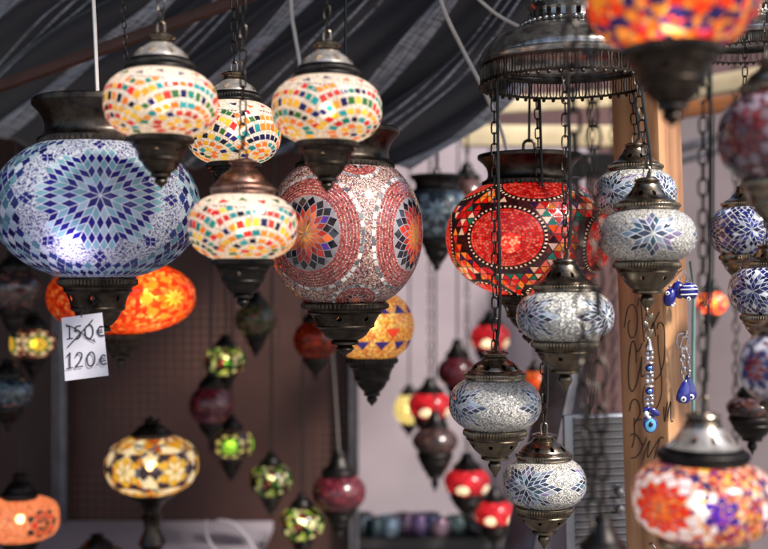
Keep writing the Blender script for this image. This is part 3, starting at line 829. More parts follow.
lamp(20, 519, 76, 42, 2.6, 'peach glowing barrel lamp in the lower left corner', M['peach'], star_tiles((.62,), [C(60, 44, 44), C(200, 70, 50), C(50, 50, 50)], 7, .13), M['tile_lit'], n=3.2, cap='dome', capr=.45, capk=1.2, cup='tier', cupr=.5, cm='black', lod=0, lit=60, litc=(1, .62, .4, 1), hang='thin', top=P(20, 300, 2.6))
GG = 'small green lamps along the brown board'
def green(px, py, w, h, d, label, lit, base, tl=None, **k):
    return lamp(px, py, w, h, d, label, base, tl, M['tile_lit'], group=GG, n=2.3, cap='dome', capr=.5, cup='tier', cupr=.52, cm='black', lod=0, lit=lit, litc=(1, .9, .5, 1), hang='thin', top=(P(px, py, d).x + .003, d, 2.06), bulb_r=.012, **k)
green(225, 361, 42, 30, 3.0, 'small green and yellow lit lamp, topmost of the green lamps', 26, M['green_multi'])
green(231, 444, 45, 33, 3.0, 'small green lamp with bright green star in its middle', 26, M['dark_multi'], star_tiles((-.05, 1.5), [C(150, 220, 60), C(150, 210, 70), C(40, 70, 30), C(190, 180, 120)], 8, .15))
green(271, 480, 43, 33, 3.0, 'small dim green lamp between the star lamp and the lowest green one', 10, M['green_multi'])
green(302, 523, 45, 34, 3.0, 'lowest small green lamp with a bright spot, beside the maroon lamp', 30, M['green_multi'])
lamp(211, 405, 44, 42, 2.9, 'unlit dark red lamp above the green star lamp', M['maroon'], None, None, cap='dome', cup='cup', cm='black', lod=0, hang='thin', top=P(211, 150, 2.9))
lamp(256, 320, 42, 34, 2.9, 'dim brownish mosaic lamp below the lowest cream lamp', M['green_dim'], None, None, cap='dome', cup='tier', cm='black', lod=0, lit=3, hang='thin', top=P(256, 140, 2.9))
lamp(339, 492, 54, 42, 3.0, 'unlit maroon glass lamp with pointed cap near the pale wall edge', M['maroon'], None, None, cap='bell', capr=.62, capk=1.1, cup='tier', cm='black', lod=0, hang='cord', cordm='grey_cord', top=P(318, 150, 3.0))
lamp(437, 213, 66, 58, 2.5, 'unlit smoky blue lamp with wide dark flange, beside the red globe', M['blue_dark'], star_tiles((0, 1.4), [C(110, 130, 140), C(40, 50, 60), C(120, 140, 150)], 8, .2), M['tile'], n=2.3, cap='flange', capr=.82, capk=.9, cup='tier', cupr=.5, cm='black', lod=1, hang='thin', top=P(437, 120, 2.5))
lamp(467, 200, 46, 48, 3.0, 'dark unlit lamp in shade between the smoky blue lamp and red globe', M['dark_multi'], None, None, cap='bell', cup='cup', cm='black', lod=0, hang='thin', top=P(467, 110, 3.0))
RG = 'small red and white lamps before the pale wall'
rw = lambda: star_tiles((-.1, 1.4, -1.6), [C(250, 240, 190), C(250, 240, 190), C(240, 190, 120)], 8, .12)
def redw(px, py, w, h, d, label, lit=17, tl=None):
    T = []
    for lo in (-.2, 1.05, 2.3, -1.45, -2.7):
        f = med(lo, -.30, 1.)
        T += disc(f, .30, C(252, 246, 220), 18)
        T += ring(f, .36, .07, 18, lambda i: C(30, 22, 26), .9)
    T += trifield(-.9, -.42, 2, 20, lambda r, i, u: C(44, 24, 30), [(med(lo, -.30, 1.), .42) for lo in (-.2, 1.05, 2.3, -1.45, -2.7)], .98)
    return lamp(px, py, w, h, d, label, M['red_smooth'], T, M['tile_lit'], group=RG, n=2.4, cap='bell', capr=.6, capk=.9, cup='cup', cupr=.72, cupk=1.0, cm='black', lod=0, lit=lit, litc=(1, .85, .6, 1), bulb_off=(0, -.025, -.008), hang='chain', chain_s=1.7, top=(P(px, py, d).x, d, 2.06))
lamp(409, 409, 30, 34, 3.9, 'small pale yellow glowing lamp close to the pale wall', cells('pale yellow glass', [W(250, 240, 190), W(240, 226, 160)], 120), None, None, cap='dome', cup='cup', cm='black', lod=0, lit=22, litc=(1, .85, .5, 1), hang='thin', top=(P(409, 0, 3.9).x, 3.9, 2.06))
redw(430, 406, 44, 30, 3.4, 'small red lamp with white scallops directly above the dark onion lamp')
redw(467, 482, 46, 30, 3.4, 'small red and white lamp low before the pale wall, above the jars')
redw(490, 338, 40, 30, 3.5, 'topmost small red and white lamp, behind the silver lamp hook')
redw(494, 513, 40, 28, 3.5, 'lowest small red and white lamp, left of the leaning metal rail')
lamp(435, 441, 46, 34, 3.3, 'unlit dark onion-shaped lamp hanging below a red and white one', M['dark_multi'], None, None, n=1.8, cap='bell', capr=.55, cup='cup', cupr=.75, cupk=1.3, cm='black', lod=0, hang='thin', top=(P(435, 441, 3.3).x, 3.3, 2.06))
lamp(457, 372, 40, 34, 3.5, 'dim dark lamp in shade left of the silver lamps', M['maroon'], None, None, cap='bell', capk=1.3, cup='tier', cm='black', lod=0, hang='thin', top=(P(457, 372, 3.5).x, 3.5, 2.06))
lamp(712, 303, 30, 26, 3.2, 'tiny glowing orange lamp in the dark gap right of the post', M['orange_multi'], None, None, cap='bell', capk=1.2, cup='tier', cm='black', lod=0, lit=36, litc=(1, .6, .25, 1), hang='thin', top=P(712, 110, 3.2))
lamp(752, 408, 50, 28, 2.2, 'dim lamp with faint orange glow at the right edge above a wide dark cup', M['dark_multi'], None, None, cap='dome', cup='cup', cupr=.88, cupk=1.0, cm='black', lod=0, lit=6, litc=(1, .55, .2, 1), hang='thin', top=P(758, 80, 2.2))
lamp(535, 382, 30, 26, 3.2, 'dim red lamp behind the silver lamps, near the ribbed panel', M['orange_crackle'], None, None, cap='bell', cup='cup', cm='black', lod=0, lit=3, litc=(1, .5, .3, 1), hang='thin', top=P(535, 150, 3.2))

# -- lamps standing on the counter
def table_lamp(px, py, w, h, d, zbase, label, base, tl, lit, cm='bronze', grp=None):
    s = d / F
    r = lamp(px, py, w, h, d, label, base, tl, M['tile_lit'], n=2.4, cap='dome', capr=.42, capk=.75, cup=None, cm=cm, lod=1, lit=lit, litc=(1, .88, .66, 1), hang=None, name='table_lamp', lat0=1, bulb_r=.014, bulb_off=(0, -.03, 0))
    bm = bmesh.new()
    a, b = w / 2 * s, h / 2 * s
    c = P(px, py, d)
    H = c.z - zbase
    pr = [(a * .52, -b * .86), (a * .54, -b * .94), (a * .5, -b * 1.02), (a * .3, -b * 1.2), (a * .2, -b * 1.4), (a * .17, -b * 1.6), (a * .24, -b * 1.72), (a * .2, -b * 1.85), (a * .16, -b * 2.1), (a * .24, -b * 2.4), (a * .3, -b * 2.6), (a * .22, -b * 2.8)]
    pr = [q for q in pr if q[1] > -H + .05]
    pr += [(a * .25, -H + .035), (a * .5, -H + .02), (a * .62, -H + .012), (a * .64, -H)]
    lathe(bm, pr, 64, cap_bot=False)
    obj('stand', bm, M[cm], r)
    if lit > 0:
        bm = bmesh.new(); bmesh.ops.create_uvsphere(bm, u_segments=16, v_segments=10, radius=.012)
        obj('knob', bm, M['brass'], r, loc=(0, 0, b * .98 + .75 * a * .42))
    return r
ZC = 0.82           # counter top height
tl = star_tiles((-.6, .5, 1.6, -1.7), [C(250, 236, 190), C(236, 190, 60), C(60, 50, 60), C(250, 240, 210)], 6, .15, [C(220, 150, 40), C(90, 90, 110)])
table_lamp(152, 465, 92, 60, 2.5, ZC, 'lit amber and white table lamp on dark bronze stand', M['amber_lamp'], tl, 26)

# a second thin chain that carries the big blue globe lamp
_a = [o for o in bpy.data.objects if o.name == 'mosaic_globe_lamp'][0]
bm = bmesh.new(); _i = _a.matrix_basis.inverted()
chain(bm, _i @ P(128, 97, 1.44), _i @ (P(104, -20, 1.42) + Vector((0, 0, .45))), .012, .0065, .0009, n=8)
obj('chain', bm, M['chain'], _a)
table_lamp(97, 573, 70, 54, 2.55, ZC, 'unlit dark table lamp at the bottom left, only its cap in view', M['dark_multi'], None, 0, cm='black')

# ------------------------------------------------------------------ price tag
TD = 1.375
tagr = empty('price_tag', P(84, 347, TD), 'white paper price tag hanging under the big blue globe lamp', 'price tag')
def tl_(px, py, dy=0.0):
    p = P(px, py, TD) - tagr.location
    return Vector((p.x, p.y + dy, p.z))
bm = bmesh.new()
g = 8
c4 = [(61.5, 318), (102, 312.5), (108.5, 375.5), (65, 381)]
grid = []
for side in (0, 1):
    rows = []
    for i in range(g + 1):
        row = []
        for j in range(g + 1):
            u, v = i / g, j / g
            x = (c4[0][0] * (1 - u) + c4[1][0] * u) * (1 - v) + (c4[3][0] * (1 - u) + c4[2][0] * u) * v
            y = (c4[0][1] * (1 - u) + c4[1][1] * u) * (1 - v) + (c4[3][1] * (1 - u) + c4[2][1] * u) * v
            row.append(bm.verts.new(tl_(x, y, .0006 * side)))
        rows.append(row)
    grid.append(rows)
for i in range(g):
    for j in range(g):
        bm.faces.new((grid[0][i][j], grid[0][i + 1][j], grid[0][i + 1][j + 1], grid[0][i][j + 1]))
        bm.faces.new((grid[1][i][j], grid[1][i][j + 1], grid[1][i + 1][j + 1], grid[1][i + 1][j]))
for i in range(g):
    for a, b in (((i, 0), (i + 1, 0)), ((i, g), (i + 1, g)), ((0, i), (0, i + 1)), ((g, i), (g, i + 1))):
        bm.faces.new((grid[0][a[0]][a[1]], grid[1][a[0]][a[1]], grid[1][b[0]][b[1]], grid[0][b[0]][b[1]]))
paper = obj('paper', bm, M['paper'], tagr, smooth=False)

def stroke(bm, pts, w, to3, nrm, k=0, closed=False):
    """a flat pen line on a surface: to3 maps 2D points to the surface, nrm points off it"""
    p2 = smooth_line([Vector((p[0], p[1], 0)) for p in pts], 6)
    L_ = []; R_ = []
    for i, p in enumerate(p2):
        t = (p2[min(i + 1, len(p2) - 1)] - p2[max(i - 1, 0)])
        if t.length < 1e-9: t = Vector((1, 0, 0))
        t.normalize(); q = Vector((-t.y, t.x, 0)) * w / 2
        ww = .75 if i in (0, len(p2) - 1) else 1
        L_.append(bm.verts.new(to3(p.x + q.x * ww, p.y + q.y * ww) + nrm * (.0004 + .00012 * k)))
        R_.append(bm.verts.new(to3(p.x - q.x * ww, p.y - q.y * ww) + nrm * (.0004 + .00012 * k)))
    for i in range(len(p2) - 1):
        bm.faces.new((L_[i], L_[i + 1], R_[i + 1], R_[i]))
K = 6.1
price = [
    [(160, 162), (186, 160)], [(180, 160), (181, 198), (182, 234)], [(164, 238), (202, 233)],
    [(252, 156), (220, 162)], [(220, 162), (214, 190), (236, 186), (248, 206), (238, 230), (216, 238)],
    [(302, 150), (282, 164), (276, 192), (284, 226), (304, 236), (322, 214), (324, 180), (314, 156), (302, 150)], [(328, 236), (334, 244)],
    [(388, 164), (368, 162), (354, 188), (366, 216), (396, 214)], [(344, 186), (382, 182)], [(346, 199), (386, 195)],
    [(326, 118), (290, 158), (238, 214), (168, 290)], [(158, 150), (220, 176), (290, 228), (342, 256)],
    [(164, 346), (186, 320)], [(186, 320), (184, 366), (186, 414)], [(162, 419), (206, 411)],
    [(222, 344), (232, 324), (252, 322), (258, 344), (244, 376), (216, 410)], [(216, 410), (266, 402)],
    [(312, 317), (294, 338), (290, 370), (300, 398), (322, 398), (336, 370), (334, 336), (322, 318), (312, 317)], [(347, 390), (353, 397)],
    [(404, 344), (390, 334), (374, 352), (374, 378), (388, 392), (410, 384)], [(362, 362), (402, 354)], [(364, 374), (406, 367)]]
bm = bmesh.new()
for i, st in enumerate(price):
    stroke(bm, [(40 + x / K, 300 + y / K) for x, y in st], 1.45 if i not in (10, 11) else 1.1, lambda x, y: tl_(x, y), Vector((0, -1, 0)), i)
obj('handwriting', bm, M['ink'], paper, smooth=False)
bm = bmesh.new()
tube(bm, smooth_line([tl_(82, 317, -.0005), tl_(80.5, 313.5, .003), tl_(86, 306, .02), tl_(93, 297, .055)]), .0008, 5)
tube(bm, smooth_line([tl_(82, 317, .001), tl_(84, 314, .006), tl_(88, 306, .024), tl_(93, 297, .056)]), .0008, 5)
obj('string', bm, M['cord'], tagr)

# ------------------------------------------------------------------ wooden post with marker writing
def wood_mat(name, c1, c2, c3, scale=3.0, along='Z'):
    m, nt, out = new_mat(name)
    L = nt.links.new
    tc = N(nt, 'ShaderNodeTexCoord')
    mp = N(nt, 'ShaderNodeMapping')
    mp.inputs['Scale'].default_value = (1, 1, .06) if along == 'Z' else (.06, 1, 1)
    L(tc.outputs['Object'], mp.inputs[0])
    nz = N(nt, 'ShaderNodeTexNoise', i_Scale=60.0, i_Detail=6.0, i_Roughness=.6, i_Distortion=.6); L(mp.outputs[0], nz.inputs['Vector'])
    n2 = N(nt, 'ShaderNodeTexNoise', i_Scale=9.0, i_Detail=3.0); L(tc.outputs['Object'], n2.inputs['Vector'])
    wv = N(nt, 'ShaderNodeTexWave', i_Scale=9.0, i_Distortion=7.0, i_Detail=3.0); wv.bands_direction = 'X'; L(mp.outputs[0], wv.inputs['Vector'])
    ad = N(nt, 'ShaderNodeMath', operation='MULTIPLY_ADD'); ad.inputs[1].default_value = .35
    L(wv.outputs['Fac'], ad.inputs[0]); L(nz.outputs['Fac'], ad.inputs[2])
    rp = ramp(nt, [c3, c2, c1], 'LINEAR', [.1, .5, .85]); L(ad.outputs[0], rp.inputs['Fac'])
    mx = N(nt, 'ShaderNodeMix', data_type='RGBA', blend_type='MULTIPLY'); mx.inputs[0].default_value = .5
    L(rp.outputs[0], mx.inputs[6]); L(n2.outputs['Fac'], mx.inputs[7])
    pb = N(nt, 'ShaderNodeBsdfPrincipled'); pb.inputs['Roughness'].default_value = .55
    L(mx.outputs[2], pb.inputs['Base Color'])
    bp = N(nt, 'ShaderNodeBump', i_Strength=.25, i_Distance=.002); L(nz.outputs['Fac'], bp.inputs['Height']); L(bp.outputs[0], pb.inputs['Normal'])
    L(pb.outputs[0], out.inputs[0])
    return m
M['post'] = wood_mat('pine post', C(208, 156, 110), C(178, 124, 84), C(116, 76, 52))
M['plank'] = wood_mat('pale planks', C(240, 220, 180), C(226, 200, 156), C(196, 160, 118), along='X')
M['plank_red'] = wood_mat('reddish planks', C(200, 130, 80), C(172, 104, 62), C(120, 70, 44), along='X')

PD = 1.72
s = PD / F
pc = P(656, 400, PD)
th = R(27); lean = R(1.9)
pm = Matrix.Translation((pc.x, pc.y, pc.z)) @ Matrix.Rotation(-lean, 4, 'Y') @ Matrix.Rotation(-math.atan2(pc.x, pc.y) - th, 4, 'Z')
pw = 50 * s
post = bpy.data.objects.new('wooden_post', None); COL.objects.link(post)
post.matrix_world = pm
tag(post, 'square pine post with scrawled dark marker writing, behind the silver star lamp', 'post')
bm = bmesh.new()
box(bm, -pw / 2, pw / 2, -pw / 2, pw / 2, -pc.z - .01, 2.5 - pc.z, bevel=.003)
obj('timber', bm, M['post'], post)
pmi = pm.inverted()
eye = Vector((0, 0, EYE))
def on_face(px, py, axis='y'):
    """point of the post's front face seen at a pixel of the photograph"""
    o = pmi @ eye; d_ = (pmi.to_3x3() @ (P(px, py, 1.0) - eye))
    if axis == 'y': t = (-pw / 2 - o.y) / d_.y
    else: t = (pw / 2 - o.x) / d_.x
    return o + d_ * t
q = 9.15
scr = [(295, [(95, 228), (76, 268), (80, 345), (108, 394), (146, 350), (160, 230), (148, 130), (110, 86), (72, 126), (52, 215), (40, 300)]),
       (295, [(165, 112), (176, 30), (192, 60), (204, 220), (214, 360), (222, 430)]),
       (295, [(362, 150), (312, 258), (284, 340), (306, 250), (330, 380)]),
       (295, [(340, 312), (352, 262), (386, 258), (410, 330), (412, 470), (408, 560), (396, 640), (366, 730), (318, 780)]),
       (295, [(86, 560), (104, 452), (126, 420), (142, 470), (158, 518), (186, 490), (206, 436)]),
       (295, [(350, 360), (352, 480), (372, 650), (384, 800), (378, 920), (350, 1010), (318, 1060)]),
       (350, [(150, 0), (150, 118)]),
       (350, [(98, 0), (82, 130), (84, 310), (114, 380), (152, 310), (186, 160), (204, 60)]),
       (350, [(204, 60), (196, 200), (206, 246), (228, 220)]),
       (350, [(244, 300), (216, 380), (212, 470), (226, 560)]),
       (350, [(90, 560), (104, 484), (136, 450), (172, 482), (188, 560), (180, 600), (152, 650), (128, 700)]),
       (400, [(134, 160), (136, 300), (128, 380), (112, 436)]),
       (400, [(150, 190), (190, 176), (206, 182)]),
       (400, [(98, 322), (140, 308), (176, 352), (214, 412), (236, 376), (244, 340)]),
       (400, [(222, 396), (190, 474), (146, 524), (104, 528)]),
       (400, [(214, 545), (246, 440), (276, 372), (262, 450), (262, 524), (312, 440), (366, 352), (346, 436), (316, 540)]),
       (400, [(362, 356), (386, 340), (404, 350)]),
       (400, [(406, 60), (408, 140), (416, 196), (430, 80), (444, 14)]),
       (400, [(440, 160), (462, 36), (472, 20), (470, 150), (478, 196), (492, 186)])]
bm = bmesh.new()
for i, (y0, st) in enumerate(scr):
    stroke(bm, [(620 + x / q, y0 + y / q) for x, y in st], 1.15, on_face, Vector((0, -1, 0)), i)
obj('marker_writing', bm, M['marker'], post, smooth=False)
bm = bmesh.new()
a = on_face(652, 543)
tube(bm, smooth_line([a + Vector((0, .006, 0)), a + Vector((0, -.008, 0)), a + Vector((.006, -.012, .002)), a + Vector((.012, -.012, -.004))]), .0013, 6)
obj('bent_nail', bm, M['rail'], post)
nails = {}
ND = PD - .075
for nm, (px, py) in {'a': (683, 270), 'b': (687, 331)}.items():
    a = on_face(px - 3, py + 1, 'x')
    tip = P(px, py, ND)
    bm = bmesh.new()
    tube(bm, [a + (a - pmi @ tip) * .15, pmi @ tip], .0011, 6)
    obj('nail', bm, M['rail'], post)
    nails[nm] = tip

# ------------------------------------------------------------------ evil eye charms
def eyeball(parent, c, r, up=True, name='eye_disc'):
    """white dot with black pupil, facing the camera"""
    e = bmesh.new()
    bmesh.ops.create_uvsphere(e, u_segments=16, v_segments=10, radius=r, matrix=Matrix.Translation(c) @ Matrix.Diagonal((1, .45, 1, 1)))
    o = obj(name, e, M['white_glaze'], parent)
    e = bmesh.new()
    bmesh.ops.create_uvsphere(e, u_segments=12, v_segments=8, radius=r * .5, matrix=Matrix.Translation(c + Vector((0, -r * .33, 0))) @ Matrix.Diagonal((1, .5, 1, 1)))
    obj('pupil', e, M['black_glaze'], o)
    return o

def blob(bm, c, rx, ry, rz, rot=0, mi=0, seg=20):
    bmesh.ops.create_uvsphere(bm, u_segments=seg, v_segments=seg // 2, radius=1.0, matrix=Matrix.Translation(c) @ Matrix.Rotation(rot, 4, 'Y') @ Matrix.Diagonal((rx, ry, rz, 1)))

# fish-like glass charms bunched on the post
CD = ND + .004
cs = CD / F
ch = empty('evil_eye_charm', P(680, 292, CD), 'bunch of cobalt glass fish beads with white eyes on the post', 'charm', 'evil eye charms')
def cl(px, py, dy=0): return P(px, py, CD) + Vector((0, dy, 0)) - ch.location
for (px, py, rx, rz, rot, dy, ex, ey) in ((667.5, 297, 6.2, 9.5, .25, -.012, 664, 293), (678, 290, 7, 9, -.3, -.004, 0, 0), (686, 291, 9.5, 8.5, .1, -.014, 684.5, 298.5), (692.5, 292, 5, 7.5, -.2, .002, 694, 287)):
    bm = bmesh.new(); blob(bm, cl(px, py, dy), rx * cs, 5.5 * cs, rz * cs, rot)
    f = obj('glass_fish', bm, M['blue_glass'], ch)
    if ex: eyeball(f, cl(ex, ey, dy - 5.4 * cs), 2.1 * cs)
    if px == 686:
        bm = bmesh.new()
        for zz, k in ((-5.2, .72), (-1.8, .97), (3.2, .93)):
            pts = [cl(px, py, dy) + Vector((math.sin(a) * rx * cs * k, -math.cos(a) * 5.7 * cs * k, -zz * cs * 1.0 + .3 * cs * math.sin(a * 2))) for a in [(-1.15 + 2.3 * i / 12) for i in range(13)]]
            tube(bm, pts, .75 * cs, 5)
        obj('white_stripe', bm, M['white_glaze'], f)
    if px == 667.5:
        bm = bmesh.new(); blob(bm, cl(669.5, 305.5, dy - .004), 1.6 * cs, 1.4 * cs, 1.6 * cs); blob(bm, cl(671.5, 303.5, dy - .004), 1.2 * cs, 1.2 * cs, 1.2 * cs)
        obj('white_dot', bm, M['white_glaze'], f)
bm = bmesh.new()
na = nails['a'] - ch.location
for px, py in ((670, 288), (678, 282), (686, 283), (691, 285)):
    tube(bm, smooth_line([na, (na + cl(px, py)) / 2 + Vector((.002, -.003, 0)), cl(px, py)]), .0007, 5)
    blob(bm, cl(px, py - 1.2), 1.7 * cs, 1.7 * cs, 1.7 * cs, seg=10)
obj('wire', bm, M['pearl'], ch)

# pair of blue drops on a ring
CD2 = ND + .002
cs2 = CD2 / F
cp = empty('evil_eye_charm', P(685, 385, CD2), 'pair of dark blue eye drops hanging by silver rings on the post', 'charm', 'evil eye charms')
def cl2(px, py, dy=0): return P(px, py, CD2) + Vector((0, dy, 0)) - cp.location
for (x0, y0, x1, y1, dy, ex, ey) in ((683.5, 380, 681, 397, -.005, 681.5, 398.5), (690, 376, 692, 395, .007, 691.5, 397)):
    bm = bmesh.new()
    m_ = Matrix.Translation(cl2((x0 + x1) / 2, y1, dy)) @ Matrix.Rotation(math.atan2(x0 - x1, y1 - y0), 4, 'Y') @ Matrix.Diagonal((1, .55, 1, 1))
    b2 = bmesh.new(); hgt = (y1 - y0) * cs2
    lathe(b2, [(.2 * cs2, -6 * cs2), (4.2 * cs2, -5.6 * cs2), (6.6 * cs2, -3.6 * cs2), (7.2 * cs2, 0), (6.4 * cs2, hgt * .3), (4.9 * cs2, hgt * .6), (3.2 * cs2, hgt * .85), (1.6 * cs2, hgt * 1.02), (.2 * cs2, hgt * 1.06)], 28)
    for v in b2.verts: v.co = m_ @ v.co
    f = obj('glass_drop', b2, M['blue_glass'], cp)
    bm.free()
    eyeball(f, cl2(ex, ey, dy - 3.8 * cs2), 2.9 * cs2)
bm = bmesh.new()
nb = nails['b'] - cp.location
link_ring(bm, cl2(682, 341, 0), Vector((0, 0, 1)), Vector((1, 0, 0)), 15 * cs2, 11 * cs2, 1.0 * cs2, n=20)
link_ring(bm, cl2(684, 343, -.003), Vector((0.3, 0, 1)), Vector((1, .4, -.3)), 13 * cs2, 9 * cs2, .9 * cs2, n=20)
tube(bm, smooth_line([nb, nb + Vector((-.002, -.004, -.004)), cl2(683, 335)]), .9 * cs2, 6)
obj('ring', bm, M['pearl'], cp)
bm = bmesh.new()
chain(bm, cl2(682, 348), cl2(683, 381, -.004), 7 * cs2, 4 * cs2, .7 * cs2)
chain(bm, cl2(686, 348), cl2(690.5, 378, .006), 7 * cs2, 4 * cs2, .7 * cs2)
for x_, y_ in ((682, 356), (684, 368), (688, 358), (689, 371)): blob(bm, cl2(x_, y_, -.002), 2.0 * cs2, 2 * cs2, 2 * cs2, seg=10)
obj('chain', bm, M['pearl'], cp)

# bead strand under the star lamp
BD = 1.41
bs = BD / F
st = empty('bead_strand', P(649, 380, BD), 'strand of silver and blue beads ending in a blue eye disc', 'bead strand', 'evil eye charms')
def bl(px, py, dy=0): return P(px, py, BD) + Vector((0, dy, 0)) - st.location
bm = bmesh.new(); chain(bm, bl(647, 308), bl(648.5, 352), 9 * bs, 5 * bs, .9 * bs)
for yy, sx in ((318, 1), (326, -1), (334, 1)):
    blob(bm, bl(648 + sx * 2.2, yy, -.002), 2.2 * bs, 1.0 * bs, 5.5 * bs, .35 * sx, seg=12)
obj('leaf_chain', bm, M['brass'], st)
y = 347
seq = 'spp b pp b pps'
for (yy, k) in ((344, 'c'), (353, 'p'), (358, 'p'), (362.5, 'r'), (368, 'b'), (372, 'r'), (376, 'p'), (381, 'p'), (386, 'r'), (391, 'b'), (395, 'r'), (399, 'p'), (404, 'p')):
    bm = bmesh.new(); c0 = bl(649.2, yy)
    if k == 'p':
        for dx in (-2.3, 2.3): blob(bm, c0 + Vector((dx * bs, 0, dx * .12 * bs)), 2.5 * bs, 2.5 * bs, 2.3 * bs, seg=14)
        obj('silver_bead', bm, M['pearl'], st)
    elif k == 'b':
        blob(bm, c0, 4.4 * bs, 4.4 * bs, 3.6 * bs, seg=18)
        f = obj('blue_bead', bm, M['blue_glass'], st)
        b2 = bmesh.new(); blob(b2, c0 + Vector((-.4 * bs, -3.6 * bs, 0)), 2 * bs, 1.1 * bs, 1.9 * bs, seg=12); o_ = obj('pale_eye', b2, M['sky_glass'], f)
        b2 = bmesh.new(); blob(b2, c0 + Vector((-.4 * bs, -4.5 * bs, 0)), .9 * bs, .5 * bs, .9 * bs, seg=10); obj('pupil', b2, M['black_glaze'], f)
    elif k == 'r':
        lathe(bm, [(.5 * bs, -.7 * bs), (4.9 * bs, -.6 * bs), (5.2 * bs, 0), (4.9 * bs, .6 * bs), (.5 * bs, .7 * bs)], 24, x=c0.x, y=c0.y, z0=c0.z)
        obj('silver_disc', bm, M['pearl'], st)
    else:
        lathe(bm, [(.8 * bs, 5 * bs), (1.6 * bs, 3.5 * bs), (2.2 * bs, 0), (3.2 * bs, -4 * bs), (4.6 * bs, -6 * bs), (.6 * bs, -6 * bs)], 20, x=c0.x, y=c0.y, z0=c0.z)
        obj('bell', bm, M['pearl'], st)
bm = bmesh.new(); tube(bm, [bl(649, 340), bl(649.3, 420)], .7 * bs, 5); obj('thread', bm, M['pearl'], st)
bm = bmesh.new(); blob(bm, bl(650, 423.5), 7.4 * bs, 2.4 * bs, 9.5 * bs, -.05, seg=28); f = obj('eye_pendant', bm, M['blue_glass'], st)
for nm, rr_, mt, dy in (('light_ring', (5.6, 7.0), 'sky_glass', -1.5), ('white_ring', (3.6, 4.4), 'blue_glass', -2.3), ('pupil', (2.2, 2.6), 'black_glaze', -2.9)):
    bm = bmesh.new(); blob(bm, bl(650.2, 425 - (1 if nm != 'light_ring' else 0)) + Vector((0, dy * bs, 0)), rr_[0] * bs, 1.4 * bs, rr_[1] * bs, seg=24)
    if nm != 'white_ring': obj(nm, bm, M[mt], f)
    else: bm.free()
bm = bmesh.new(); blob(bm, bl(653.5, 411.5, -.004), 6.5 * bs, 2 * bs, 3.4 * bs, .6, seg=18); blob(bm, bl(647, 410, .001), 4.5 * bs, 2 * bs, 3.5 * bs, -.5, seg=18)
obj('ribbon_bead', bm, M['blue_glass'], st)
bm = bmesh.new(); blob(bm, bl(645.5, 413.5, -.005), 2.4 * bs, 1.8 * bs, 3 * bs, seg=14); blob(bm, bl(648, 417, -.005), 2.2 * bs, 1.8 * bs, 1.9 * bs, seg=14)
obj('white_bead', bm, M['white_glaze'], st)

# ------------------------------------------------------------------ ribbed aluminium panel and leaning rail
ALD = 1.88
al = ALD / F
pr = empty('ribbed_panel', P(600, 480, ALD), 'upright ribbed aluminium panel with two round screws beside the post', 'panel')
pr.rotation_euler = (0, R(-1.2), R(8))
X0, X1, ZT, ZB = -36 * al, 36 * al, 66 * al, -140 * al
bm = bmesh.new()
box(bm, X0, X1, 0, .012, ZB, ZT, bevel=.003)
obj('sheet', bm, M['alu'], pr)
bm = bmesh.new()
zz = ZT - .004
pts = []
k = 0
while zz > ZB + .02:
    w_ = 7.4 * al
    a = [(X0 + (.016), -.0005, zz), (X1 - .002, -.0005, zz), (X1 - .002, -.0075, zz - w_ * .12), (X0 + .016, -.0075, zz - w_ * .12)]
    b = [(X0 + .016, -.0045, zz - w_ * .9), (X1 - .002, -.0045, zz - w_ * .9)]
    vs = [bm.verts.new(p) for p in a + b]
    bm.faces.new((vs[0], vs[3], vs[2], vs[1])); bm.faces.new((vs[3], vs[4], vs[5], vs[2]))
    bm.faces.new((vs[0], vs[4], vs[3])); bm.faces.new((vs[1], vs[2], vs[5]))
    zz -= w_
obj('louvres', bm, M['alu'], pr)
for px, py in ((618, 492), (618, 509)):
    bm = bmesh.new()
    lathe(bm, [(4.6, -1.5), (4.6, 1.2), (3.6, 2.6), (1.5, 3.2), (.1, 3.3)], 20, scale=al)
    bmesh.ops.rotate(bm, cent=(0, 0, 0), matrix=Matrix.Rotation(R(90), 3, 'X'), verts=bm.verts[:])
    c0 = P(px, py, ALD) - pr.location
    obj('screw', bm, M['rail'], pr, loc=(c0.x, -.0125, c0.z))
lr = empty('leaning_rail', P(536, 455, 2.08), 'grey metal rail leaning beside the ribbed panel', 'rail')
bm = bmesh.new()
d1, d2 = P(563, 352, 2.12) - lr.location, P(514, 575, 2.02) - lr.location
ax = (d2 - d1).normalized()
mx = Matrix.Translation(d1) @ ax.to_track_quat('-Z', 'Y').to_matrix().to_4x4()
Ln = (d2 - d1).length + .5
sgn = (mx.to_3x3() @ Vector((0, 0, -1))).dot(ax)
bw = .032
for (x0, x1, y0, y1) in ((-bw, bw, 0, .004), (-bw - .004, -bw, -.022, .004), (bw, bw + .004, -.022, .004), (-.004, .004, -.012, -.001)):
    box(bm, x0, x1, y0, y1, -Ln, 0, mtx=mx, bevel=.001)
obj('channel', bm, M['rail'], lr, sharp=30)

